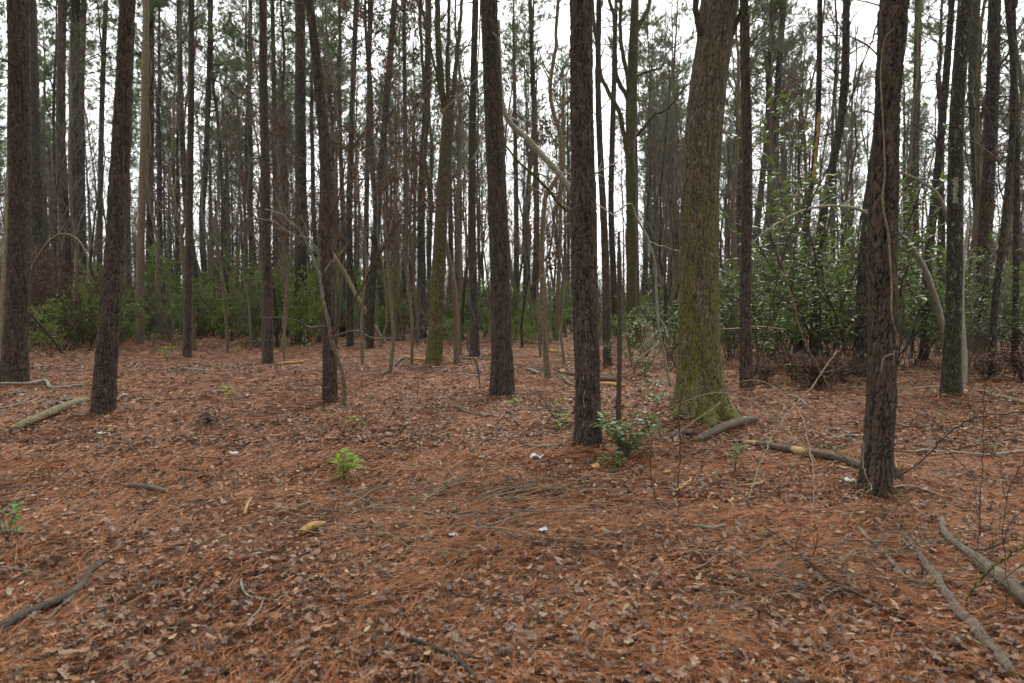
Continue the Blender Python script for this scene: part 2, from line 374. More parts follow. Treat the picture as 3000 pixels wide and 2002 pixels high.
def trunk(name, P, R, mat, parent, seed, style='pine', dz=.014, segs=72, zfine=6., flare=.25, lobes=0, swell=None, org=None):
    P = np.asarray(P, float); R = np.asarray(R, float)
    z0, z1 = P[0, 2], P[-1, 2]
    zs = np.concatenate([np.arange(z0, min(zfine, z1), dz), np.arange(min(zfine, z1), z1 + .2, max(.12, dz * 4))])
    c = hermite(P[:, 2], P[:, :2], zs); r = np.interp(zs, P[:, 2], R)
    hz = zs - z0
    th = np.arange(segs) / segs * 2 * np.pi
    Rm = float(np.interp(1.5, hz, r)); fl = flare * np.exp(-np.maximum(hz - .12, 0) / (.10 + Rm * .8))
    TH, Z = np.meshgrid(th, zs)
    fr = fl[:, None] * (1 + (.55 * np.cos(lobes * TH + seed) + .3 * np.cos((lobes + 2) * TH + seed * 2) if lobes else 0))
    rad = r[:, None] * (1 + fr)
    rad = rad * (1 + .05 * (vnoise(np.cos(TH) * 1.2 + seed, Z * 1.1 + np.sin(TH) * 1.2, seed) - .5) * 2)
    circ = 2 * np.pi * Rm; plate = np.ones_like(rad); cellv = np.full_like(rad, .5)
    if style in ('pine', 'oak'):
        cw, ch, dep = ((.054, .135, .021) if style == 'pine' else (.026, .20, .015))
        nu = max(6, int(round(circ / cw)))
        nn_ = lambda f, g, q: vnoise(np.cos(TH) * f * Rm / .15 + 9, Z * g + np.sin(TH) * f * Rm / .15, seed + q) - .5
        wob = nn_(4, 9, 3) * .7 + nn_(9, 24, 4) * .5 + nn_(22, 60, 14) * .35
        u = TH / (2 * np.pi) * nu + wob; v = Z / ch + nn_(3, 6, 5) * .8 + nn_(10, 26, 6) * .8 + nn_(24, 50, 15) * .4
        e, cr = worley(u, v, nu, seed)
        var = np.clip(.5 + nn_(2.5, 4, 9) * 2.2, 0, 1)
        cellv = cr; pl = np.clip((e - .03) / (.13 + .20 * var), 0, 1); pl = pl * (2 - pl)
        fa, fb = (2.4, 2.2) if style == 'pine' else (4.2, 2.6)
        f2 = np.minimum(np.clip(np.abs(nn_(fa, fb, 21) + nn_(14, 40, 22) * .16) / .075, 0, 1), np.clip(np.abs(nn_(fa * 1.5, fb * 1.3, 23) + nn_(14, 40, 24) * .16) / .065, 0, 1))
        pl = np.minimum(pl, .12 + .88 * f2)
        e2, cr2 = worley(u * 2 + 3, v * 1.9, nu * 2, seed + 31); p2 = np.clip(e2 / .22, 0, 1)
        dd = pl * (.45 + .55 * cr) + .35 * p2 * cr2 + .20 * nn_(16, 60, 8) + .10 * nn_(30, 110, 10)
        rad = rad + dep * min(1., Rm / .12) * (dd - 1.05)
        plate = pl * (.65 + .35 * p2)
    else:
        rad = rad * (1 + .035 * (vnoise(np.cos(TH) * 3 + 5, Z * 4 + np.sin(TH) * 3, seed + 2) - .5) * 2)
    V = np.stack([c[:, 0][:, None] + rad * np.cos(TH), c[:, 1][:, None] + rad * np.sin(TH), Z], -1)
    if org is not None: V = V - np.asarray(org)
    n = len(zs); idx = np.arange(n * segs).reshape(n, segs)
    F = np.stack([idx[:-1], np.roll(idx, -1, 1)[:-1], np.roll(idx, -1, 1)[1:], idx[1:]], -1).reshape(-1, 4)
    cap = idx[-1][None]
    return mesh(name, V.reshape(-1, 3), [F, cap], mat, parent, True, attrs={'plate': ('FLOAT', plate.ravel()), 'cell': ('FLOAT', cellv.ravel())})

def dead_limbs(rng, P, R, z0, z1, n, L=(.8, 2.4), sub=5, rr=.3):
    """bare, drooping side branches of a pine between two heights; P world path"""
    zz = np.linspace(z0, z1, 12); c = hermite(P[:, 2], P[:, :2], zz); rad = np.interp(zz, P[:, 2], R)
    PP = np.concatenate([c, zz[:, None]], 1)[None]; RR = rad[None]
    mb = MB()
    a, ra = grow(rng, PP, RR, n, 0, 1, L, 78, up=.12, wob=.16, npt=6, rs=rr * .7, rtip=.15, tip_short=0)
    ra = np.minimum(ra, .028 * np.linspace(1, .2, 6)[None]); mb.add(*tubes(a, ra, 4))
    b_, rb = grow(rng, a, ra, sub, .3, 1, (.25, .9), 45, up=.1, wob=.2, npt=4, rs=.6, tip_short=.3); rb = np.maximum(rb, .0035); mb.add(*tubes(b_, rb, 3))
    c_, rc = grow(rng, b_, rb, 2, .3, 1, (.12, .4), 40, up=.05, wob=.2, npt=3, rs=.8); mb.add(*tubes(c_, np.maximum(rc, .003), 3))
    return mb

# ------------------------------------------------------------------ prototypes (meshes only)
def pine_crown_mesh(seed, H=9.0, Wd=2.7, nb=52):
    rng = np.random.default_rng(seed)
    zs = np.linspace(0, H, 10); P = np.stack([np.cumsum(rng.normal(0, .05, 10)), np.cumsum(rng.normal(0, .05, 10)), zs], 1)[None]
    P[:, :, :2] -= P[:, :1, :2]
    Rr = np.linspace(.09, .015, 10)[None]
    mb = MB(); mb.add(*tubes(P, Rr, 6), 0)
    a, ra = grow(rng, P, Rr, nb, .02, .98, (Wd * .55, Wd), 68, up=.22, wob=.13, npt=6, rs=.38, tip_short=.62, rmin=.012); mb.add(*tubes(a, ra, 4), 0)
    b_, rb = grow(rng, a, ra, 6, .35, 1, (.35, .95), 42, up=.14, wob=.16, npt=4, rs=.6, tip_short=.3, rmin=.006); mb.add(*tubes(b_, rb, 3), 0)
    tips = np.concatenate([b_[:, 3], b_[:, 2], a[:, 5]]); tdir = norm(np.concatenate([b_[:, 3] - b_[:, 2], b_[:, 2] - b_[:, 1], a[:, 5] - a[:, 4]]))
    keep = rng.random(len(tips)) < .85; tips, tdir = tips[keep], tdir[keep]
    nn = 24; k = np.repeat(np.arange(len(tips)), nn)
    pos = tips[k] - tdir[k] * rng.uniform(0, .16, (len(k), 1)); d = norm(tdir[k] * .7 + rng.normal(size=(len(k), 3)) * .62)
    L = rng.uniform(.15, .26, (len(k), 1)); s = norm(np.cross(d, rng.normal(size=d.shape))) * .0095
    V = np.stack([pos - s, pos + s, pos + d * L], 1).reshape(-1, 3); mb.add(V, np.arange(len(k) * 3).reshape(-1, 3), 1)
    return mb.build('crown', [M['twig_dark'], M['needle']], smooth=False, link=False)
def far_pine_meshes(seed, H=21.):
    rng = np.random.default_rng(seed)
    zs = np.linspace(0, H - 7.5, 9); lean = rng.normal(0, .012, 2); wobx = np.cumsum(rng.normal(0, .045, 9)); woby = np.cumsum(rng.normal(0, .045, 9))
    P = np.stack([wobx + zs * lean[0], woby + zs * lean[1], zs - .15], 1); P[:, :2] -= P[0, :2]
    R = np.interp(zs, [0, .5, 3, H - 7.5], [.20, .165, .15, .10])
    tr = trunk('trunk', P, R, M['pine_far'], None, seed, style='plain', dz=.35, segs=14, zfine=30., flare=.15)
    me = tr.data; bpy.data.objects.remove(tr)
    mb = MB(); V0 = np.empty(len(me.vertices) * 3, np.float32); me.vertices.foreach_get('co', V0)
    F0 = np.array([list(p.vertices) for p in me.polygons if len(p.vertices) == 4]); mb.add(V0.reshape(-1, 3), F0, 0)
    dm = dead_limbs(rng, P, R, 4.5, H - 7.6, 26, (.7, 2.2)); 
    for (k_, mi_), L_ in dm.F.items(): pass
    Vd, Fd, _ = dm.arrays(); mb.add(Vd, Fd[0], 1)
    for f_ in Fd[1:]: mb.add(Vd, f_, 1)
    return mb.build('trunk', [M['pine_far'], M['twig_dark']], link=False), P[-1]
def bare_tree_mesh(seed, H=10., r0=.06, dens=1., spread=1.0, pale=False):
    rng = np.random.default_rng(seed)
    z = np.linspace(0, 1, 10); wx = np.cumsum(rng.normal(0, .011 * H, 10)); wy = np.cumsum(rng.normal(0, .011 * H, 10))
    P = np.stack([wx, wy, z * H - .1], 1)[None]; P[:, :, :2] -= P[:, :1, :2]
    R = (r0 * np.linspace(1, .18, 10))[None]
    mt = MB(); mt.add(*tubes(P, R, 8))
    mb = MB()
    a, ra = grow(rng, P, R, int(19 * dens), .25, 1, (H * .14 * spread, H * .30 * spread), 42, up=.35, wob=.14, npt=7, rs=.5, tip_short=.6, rmin=.008); mb.add(*tubes(a, ra, 4))
    b_, rb = grow(rng, a, ra, 5, .25, 1, (H * .04, H * .12), 40, up=.16, wob=.18, npt=5, rs=.6, rmin=.0055); mb.add(*tubes(b_, rb, 3))
    c_, rc = grow(rng, b_, rb, 4, .2, 1, (H * .02, H * .06), 38, up=.1, wob=.2, npt=4, rs=.75, rmin=.004); mb.add(*tubes(c_, np.maximum(rc, .0035), 3))
    tips = c_[:, -1]
    return mt.build('trunk', M['tan'] if pale else M['dark'], link=False), mb, tips, c_
def shrub_mesh(seed, H=2.4, Wd=1.1, n_leaf=3, leafL=(.06, .10), leafW=(.022, .036), stems=7, lean=.35):
    rng = np.random.default_rng(seed)
    k = stems; d = rng.normal(size=(k, 3)) * lean; d[:, 2] = 1; d = norm(d); npt = 7
    P = np.empty((k, npt, 3)); P[:, 0] = rng.normal(size=(k, 3)) * .10; P[:, 0, 2] = -.05; cur = d
    L = rng.uniform(.7, 1.05, k) * H
    for j in range(1, npt):
        cur = norm(cur + rng.normal(size=cur.shape) * .12); P[:, j] = P[:, j - 1] + cur * (L / (npt - 1))[:, None]
    R = np.full((k, 1), .014) * np.linspace(1, .3, npt)[None]
    mb = MB(); mb.add(*tubes(P, R, 5))
    a, ra = grow(rng, P, R, 11, .12, 1, (.35 * Wd, .8 * Wd), 55, up=.15, wob=.15, npt=5, rs=.55, rmin=.004); mb.add(*tubes(a, ra, 3))
    b_, rb = grow(rng, a, ra, 5, .2, 1, (.12, .34), 45, up=.08, wob=.18, npt=4, rs=.7, rmin=.003); mb.add(*tubes(b_, rb, 3))
    st = mb
    pts = b_[:, 1:].reshape(-1, 3); dd = np.repeat(norm(b_[:, -1] - b_[:, 0]), 3, 0)
    pts_keep = rng.random(len(pts)) < (.35 + .65 * vnoise(pts[:, 0] * 2.2 + seed, pts[:, 2] * 2.2 + pts[:, 1], seed)); pts = pts[pts_keep]; dd = dd[pts_keep]
    kk = np.repeat(np.arange(len(pts)), n_leaf); dirs = norm(dd[kk] * .6 + rng.normal(size=(len(kk), 3)) * .6 + np.array([0, 0, .05]))
    pos = pts[kk] + rng.normal(size=(len(kk), 3)) * .015
    return st, pos, dirs, rng

# ------------------------------------------------------------------ named trees, read off the photograph: (x, y, width in px), top first
TR = []   # name, label, category, material, style, base row, pts, total height, options
def T(name, label, cat, mat, style, by, pts, H=21, **kw): TR.append((name, label, cat, mat, style, by, pts, H, kw))
GP = 'pines standing in the wood'
T('pine_tree', 'thick dark pine at the left edge of the clearing, mossy foot beside lichened branch', 'pine', 'pine', 'pine', 1131, [(53,0,56),(57,350,56),(56,700,56),(46,1000,64),(43,1131,74)], 22, short='leftmost pine')
T('pine_tree', 'stout dark pine standing close behind the thick leftmost pine', 'pine', 'pine_far', 'pine', 1000, [(86,0,36),(95,400,40),(108,700,44),(122,900,48),(128,1000,54)], 23)
T('smooth_tree', 'smooth olive-brown trunk cut by the left edge of the photo', 'tree', 'tan', 'plain', 1045, [(32,300,18),(28,600,20),(16,850,23),(10,1045,28)], 14)
T('pine_tree', 'grey-brown pine left of the pair of pines, behind the arched sapling', 'pine', 'pine_far', 'pine', 985, [(182,0,22),(178,400,26),(190,700,30),(200,985,34)], 23)
T('pine_tree', 'thicker pine of the crossing pair behind the arched sapling', 'pine', 'pine_far', 'pine', 980, [(222,0,24),(217,250,28),(222,500,34),(228,700,38),(232,980,42)], 23)
T('pine_tree', 'thinner pine of the crossing pair, right of its thicker neighbour', 'pine', 'pine_far', 'plain', 962, [(246,0,14),(238,300,16),(241,600,18),(246,962,22)], 23)
T('pine_tree', 'slim pine just left of the leaning dark pine, brushwood at its foot', 'pine', 'pine_far', 'plain', 960, [(310,0,12),(299,300,13),(292,700,15),(288,960,18)], 22)
T('pine_tree', 'dark rough-barked pine leaning right beside the mossy log', 'pine', 'pine', 'pine', 1208, [(373,0,43),(367,150,45),(358,350,50),(349,540,53),(340,700,56),(328,850,58),(316,1000,60),(303,1208,66)], 21, short='leaning dark pine')
T('smooth_tree', 'smooth tan tree with straight stem right of the leaning dark pine', 'tree', 'tan', 'plain', 1010, [(428,0,16),(424,250,18),(420,450,19),(413,700,20),(409,850,20),(410,1010,23)], 17)
T('pine_tree', 'dark slender pine right behind the smooth tan tree', 'pine', 'pine_far', 'plain', 975, [(444,0,14),(443,400,15),(442,700,16),(455,975,20)], 22)
T('pine_tree', 'slim forked-looking pine left of the slender straight pine, leaning right at base', 'pine', 'pine_far', 'plain', 985, [(524,0,14),(530,300,15),(546,600,17),(572,800,18),(590,985,21)], 21)
T('pine_tree', 'slender straight pine in the open, second trunk right of the leaning dark pine', 'pine', 'pine', 'pine', 1058, [(561,0,16),(560,300,18),(556,550,20),(552,800,22),(548,1058,27)], 20, short='slender straight pine')
T('pine_tree', 'thin pine curving right with side branches, behind the slender straight pine', 'pine', 'pine_far', 'plain', 975, [(618,0,12),(613,200,14),(604,450,15),(592,650,17),(602,850,17),(608,975,20)], 21)
T('pine_tree', 'thin dark pine midway between the slender pine and the knotty pine', 'pine', 'pine_far', 'plain', 965, [(734,0,10),(730,250,12),(722,450,13),(732,620,15),(745,780,17),(757,965,20)], 21)
T('pine_tree', 'knotty straight pine with red-brown dead leaves beside it, left of the scarred pine', 'pine', 'pine', 'pine', 1064, [(770,0,22),(773,300,24),(778,500,26),(780,700,27),(783,870,29),(785,1064,33)], 21, short='knotty pine')
T('pine_tree', 'slender pine half hidden behind the knotty straight pine', 'pine', 'pine_far', 'plain', 980, [(798,0,12),(803,300,13),(808,700,15),(812,980,19)], 22)
T('pine_tree', 'tall ridged pine with a white scar at its foot', 'pine', 'pine_far', 'pine', 1007, [(880,0,30),(880,300,32),(882,600,34),(881,800,36),(883,1007,40)], 22, short='scarred pine')
T('pine_tree', 'crooked dark pine bending left at the top, thin curved sapling at its foot', 'pine', 'pine', 'pine', 1188, [(905,0,25),(916,80,26),(930,200,29),(945,350,33),(957,500,36),(957,620,37),(959,780,38),(965,980,42),(967,1188,46)], 19, short='crooked dark pine')
T('pine_tree', 'straight pine behind the debarked leaning pole', 'pine', 'pine_far', 'pine', 1016, [(1044,0,16),(1034,250,17),(1028,450,18),(1022,650,19),(1025,850,20),(1026,1016,23)], 22)
T('pine_tree', 'thin pine with dead leaf clusters, between debarked pole and leaning grey pine', 'pine', 'pine_far', 'plain', 985, [(1084,0,12),(1080,300,13),(1074,600,14),(1072,800,16),(1076,985,18)], 22)
T('pine_tree', 'grey pine leaning right, dry brown leaves hanging in front', 'pine', 'pine_far', 'pine', 1020, [(1157,0,18),(1140,200,19),(1124,400,20),(1108,600,21),(1094,780,22),(1082,1020,26)], 20, short='leaning grey pine')
T('pine_tree', 'thin straight pine right of the leaning grey pine', 'pine', 'pine_far', 'plain', 980, [(1184,100,11),(1187,350,12),(1189,650,14),(1185,800,15),(1180,980,18)], 20)
T('pine_tree', 'grey straight pine left of the mossy forked gum tree', 'pine', 'pine_far', 'pine', 992, [(1256,0,18),(1250,300,20),(1240,450,22),(1234,650,23),(1236,800,24),(1237,992,28)], 22)
T('gum_tree', 'mossy olive tree forking into several upright stems above head height', 'gum tree', 'gum', 'plain', 1083, [(1314,345,36),(1308,420,36),(1300,520,37),(1290,690,38),(1284,820,39),(1276,950,42),(1270,1083,52)], 0, short='mossy forked gum', nocrown=True, ext=False,
  limbs=[([(1312,352),(1300,300),(1287,200),(1281,100),(1279,0),(1277,-200),(1290,-420)],22,9), ([(1313,352),(1312,280),(1311,200),(1318,100),(1320,0),(1325,-200)],13,6), ([(1315,352),(1325,290),(1334,180),(1343,80),(1348,0),(1356,-180)],15,7),
         ([(1310,360),(1293,280),(1272,190),(1254,110),(1240,30),(1230,-100)],9,4), ([(1270,625),(1258,560),(1243,440),(1253,370),(1246,270),(1240,180),(1234,90),(1229,0),(1226,-180)],12,7)])
T('pine_tree', 'dark pine directly behind and right of the mossy forked gum, slim', 'pine', 'pine_far', 'plain', 960, [(1317,380,12),(1319,600,13),(1322,800,15),(1324,960,18)], 19)
T('pine_tree', 'straight reddish pine with vine beside it, left of the broad central pine', 'pine', 'pine', 'pine', 1048, [(1393,0,19),(1388,200,20),(1384,450,22),(1383,700,24),(1387,850,26),(1391,1048,32)], 21, short='vine-side pine')
T('pine_tree', 'broad rough-barked central pine with needle mound at its foot', 'pine', 'pine', 'pine', 1158, [(1432,0,50),(1440,200,51),(1449,400,55),(1456,560,56),(1461,700,58),(1466,870,60),(1470,1000,64),(1472,1158,76)], 21, short='broad central pine')
T('pine_tree', 'distant grey pine just right of the broad central pine', 'pine', 'pine_far', 'plain', 965, [(1508,300,11),(1511,500,13),(1513,700,15),(1512,965,19)], 21)
T('pine_tree', 'slim pine behind the pale leaning trunk, nearer to the central pine', 'pine', 'pine_far', 'pine', 972, [(1553,0,13),(1560,200,14),(1567,400,16),(1572,650,19),(1566,972,23)], 21)
T('pine_tree', 'thin pine leaning right behind the tan twisted sapling', 'pine', 'pine_far', 'plain', 955, [(1562,380,9),(1552,480,10),(1543,600,11),(1537,955,14)], 17)
T('pine_tree', 'reddish pine with a white resin streak, nearest trunk of the middle', 'pine', 'pine', 'pine', 1312, [(1701,0,63),(1703,200,66),(1706,400,70),(1709,600,77),(1713,800,80),(1718,980,80),(1722,1150,78),(1722,1312,84)], 20, short='resin-streaked pine')
T('pine_tree', 'dark slim pine just right of the resin-streaked pine, second behind it', 'pine', 'pine', 'pine', 1080, [(1755,0,16),(1752,250,18),(1760,480,20),(1771,700,22),(1776,900,24),(1780,1080,28)], 20)
T('pine_tree', 'dark pine between slim snag and forked mossy tree behind', 'pine', 'pine_far', 'plain', 985, [(1800,200,14),(1794,400,16),(1790,600,17),(1797,800,18),(1806,985,22)], 20)
T('forked_tree', 'mossy tree with heavy forking limbs behind the resin-streaked pine', 'tree', 'gum', 'plain', 1020, [(1860,0,22),(1856,150,28),(1850,300,32),(1851,450,34),(1852,620,36),(1854,800,36),(1862,1020,42)], 20, short='forked tree behind', nocrown=True,
  limbs=[([(1840,470),(1825,380),(1812,320),(1785,275),(1762,230),(1752,150),(1738,60),(1730,-80)],15,8), ([(1848,300),(1828,270),(1800,215),(1797,130),(1795,60),(1778,0),(1760,-120)],14,8),
         ([(1862,400),(1885,380),(1905,345),(1950,322),(1985,285),(2020,245),(2060,230)],10,3), ([(1856,120),(1880,60),(1905,10),(1915,-60)],16,9), ([(1850,330),(1838,240),(1815,130),(1812,20),(1800,-100)],14,8), ([(1862,225),(1905,205),(1940,190),(1965,140),(2010,100)],8,3)])
T('oak_tree', 'massive mossy oak, widest trunk of the clearing, with flared root', 'oak', 'oak', 'oak', 1222, [(2108,0,106),(2094,120,106),(2074,250,108),(2060,400,110),(2053,550,109),(2050,700,112),(2048,850,116),(2048,1000,122),(2052,1130,134),(2057,1222,148)], 19, short='mossy oak', roots=[([(2075,1195),(2115,1215),(2145,1232),(2172,1250)],90,14), ([(2040,1205),(2000,1222),(1965,1232)],80,20), ([(2060,1215),(2080,1245),(2092,1262)],70,24)], lobes=4, flare=.42, nocrown=True,
  limbs=[([(2085,190),(2056,120),(2036,85),(2022,30),(2016,-60),(1990,-200)],20,12), ([(2120,160),(2152,70),(2168,10),(2185,-50),(2220,-150)],16,11)])
T('pine_tree', 'thin straight dark pine right of the mossy oak', 'pine', 'pine', 'pine', 1154, [(2180,0,25),(2184,200,28),(2188,400,30),(2187,700,31),(2184,900,33),(2188,1154,42)], 20, short='straight dark pine')
T('pine_tree', 'left trunk of the leaning pair seen against the sky right of the oak', 'pine', 'pine_far', 'plain', 965, [(2265,0,13),(2255,180,14),(2246,400,15),(2230,560,17),(2212,720,19),(2205,965,22)], 20)
T('pine_tree', 'right trunk of the leaning pair seen against the sky right of the oak', 'pine', 'pine_far', 'plain', 972, [(2297,0,16),(2282,200,17),(2271,400,18),(2255,600,20),(2241,780,21),(2234,972,24)], 21)
T('broken_tree', 'tall pine with orange broken wood on its side, behind the evergreen thicket', 'tree', 'pine_far', 'plain', 1050, [(2402,0,14),(2400,200,15),(2396,350,16),(2385,480,15),(2366,620,17),(2352,800,20),(2343,1050,26)], 17, nocrown=True)
T('pine_tree', 'forked-top pine leaning right behind the evergreen thicket', 'pine', 'pine_far', 'pine', 1052, [(2479,0,20),(2478,150,22),(2468,320,23),(2446,450,23),(2416,600,25),(2396,760,27),(2384,1052,32)], 19,
  limbs=[([(2470,300),(2487,240),(2497,150),(2508,60),(2515,-80)],16,11)])
T('pine_tree', 'near pine with a pale climbing vine and a small stump beside it', 'pine', 'pine', 'pine', 1449, [(2621,0,80),(2611,150,74),(2601,300,68),(2596,450,72),(2590,600,79),(2586,750,82),(2588,950,77),(2583,1135,80),(2572,1300,84),(2562,1449,98)], 17, short='vine-draped pine')
T('pine_tree', 'dark wide pine half hidden behind the vine-draped pine', 'pine', 'pine_far', 'pine', 1100, [(2612,200,34),(2588,330,38),(2565,500,42),(2545,700,46),(2532,900,48),(2523,1100,54)], 19)
T('pine_tree', 'straight slim pine among evergreen leaves, first right of the vine-draped pine', 'pine', 'pine_far', 'plain', 975, [(2690,0,18),(2686,250,19),(2681,500,20),(2680,750,22),(2680,975,25)], 21)
T('pine_tree', 'pine leaning right, left of the dark mossy tree, crossed by lichened trunk', 'pine', 'pine_far', 'pine', 1060, [(2783,80,18),(2770,250,20),(2755,420,22),(2737,600,24),(2718,780,25),(2707,1060,28)], 19)
T('mossy_tree', 'dark moss-speckled tree with a white bark patch, near the right edge', 'tree', 'dark', 'plain', 1170, [(2828,0,38),(2816,150,37),(2804,320,37),(2799,520,39),(2797,720,41),(2794,900,43),(2789,1060,48),(2786,1170,58)], 17, short='dark mossy tree', lobes=3, nocrown=True)
T('pine_tree', 'dark pine just right of the dark mossy tree', 'pine', 'pine_far', 'pine', 1010, [(2858,0,26),(2852,250,28),(2862,480,30),(2872,700,32),(2876,1010,36)], 22,
  limbs=[([(2868,370),(2884,290),(2902,220),(2940,160),(2960,90)],12,6)])
T('pine_tree', 'thickest of the dark pines between mossy tree and right edge', 'pine', 'pine_far', 'pine', 1040, [(2914,0,34),(2910,200,34),(2903,400,35),(2890,600,37),(2880,780,38),(2876,1040,42)], 21)
T('pine_tree', 'slim pine bending left toward its foot, third from the right edge', 'pine', 'pine_far', 'plain', 1096, [(2951,0,16),(2968,200,16),(2966,380,17),(2952,560,17),(2934,730,18),(2915,900,19),(2904,1096,23)], 17)
T('pine_tree', 'straight slim dark pine at the right edge of the photo', 'pine', 'pine_far', 'plain', 1062, [(2972,210,15),(2978,400,16),(2978,700,17),(2976,900,18),(2975,1062,21)], 17)
# small single stems
GS = 'saplings and thin stems in the clearing'
T('sapling', 'thin curved sapling stem right of the mossy forked gum foot', 'sapling', 'tan', 'plain', 1070, [(1283,560,9),(1296,650,10),(1312,740,12),(1328,830,14),(1336,930,15),(1338,1070,18)], 5.5, nocrown=True, ext=False)
T('snag', 'thin dead snag with broken top right of the resin-streaked pine', 'snag', 'snag', 'pine', 1264, [(1813,710,9),(1814,760,14),(1816,900,15),(1815,1050,16),(1813,1162,15),(1812,1175,20),(1812,1190,16),(1812,1264,18)], 0, nocrown=True, ext=False)
T('sapling', 'tan twisted sapling forking left of the resin-streaked pine', 'sapling', 'tan', 'plain', 1104, [(1598,575,13),(1590,660,14),(1587,760,14),(1590,850,15),(1594,960,16),(1604,1104,19)], 0, nocrown=True, ext=False,
  limbs=[([(1597,578),(1620,540),(1643,500),(1645,430),(1635,370),(1617,310),(1613,250),(1624,160),(1632,80),(1636,0),(1640,-100)],14,9), ([(1633,367),(1655,310),(1672,285)],7,4), ([(1590,570),(1555,545),(1520,520),(1488,490)],6,2)])
T('sapling', 'pale grey sapling trunk in thin woods between tan sapling and resin-streaked pine', 'sapling', 'tan', 'plain', 1000, [(1652,250,8),(1645,450,9),(1641,700,11),(1634,850,12),(1631,1000,14)], 9, nocrown=True)
T('lichened_tree', 'pale lichen-covered sapling standing against the dark mossy tree', 'sapling', 'white', 'plain', 1130, [(2836,660,6),(2824,760,9),(2818,860,12),(2821,970,13),(2826,1050,14),(2824,1130,16)], 0, nocrown=True, ext=False)

LM = []           # landmarks: (x at row 700, short name)
SIL = []          # silhouettes of near trunks, to keep far trees out of hiding
for n_, lab, cat, mat, st, by, pts, H, kw in TR:
    b0 = pts[-1]; p = gpt(b0[0], by); wm = b0[2] / FPX * p[1]
    if wm > .12 and p[1] < 24: MOUNDS.append((p[0], p[1], .045 + wm * .12, wm * 1.1 + .10))
rng = np.random.default_rng(11)
for k in range(26):
    y = rng.uniform(3.5, 20); MOUNDS.append((rng.uniform(-.7, .7) * y, y, rng.uniform(.03, .07), rng.uniform(.18, .5)))

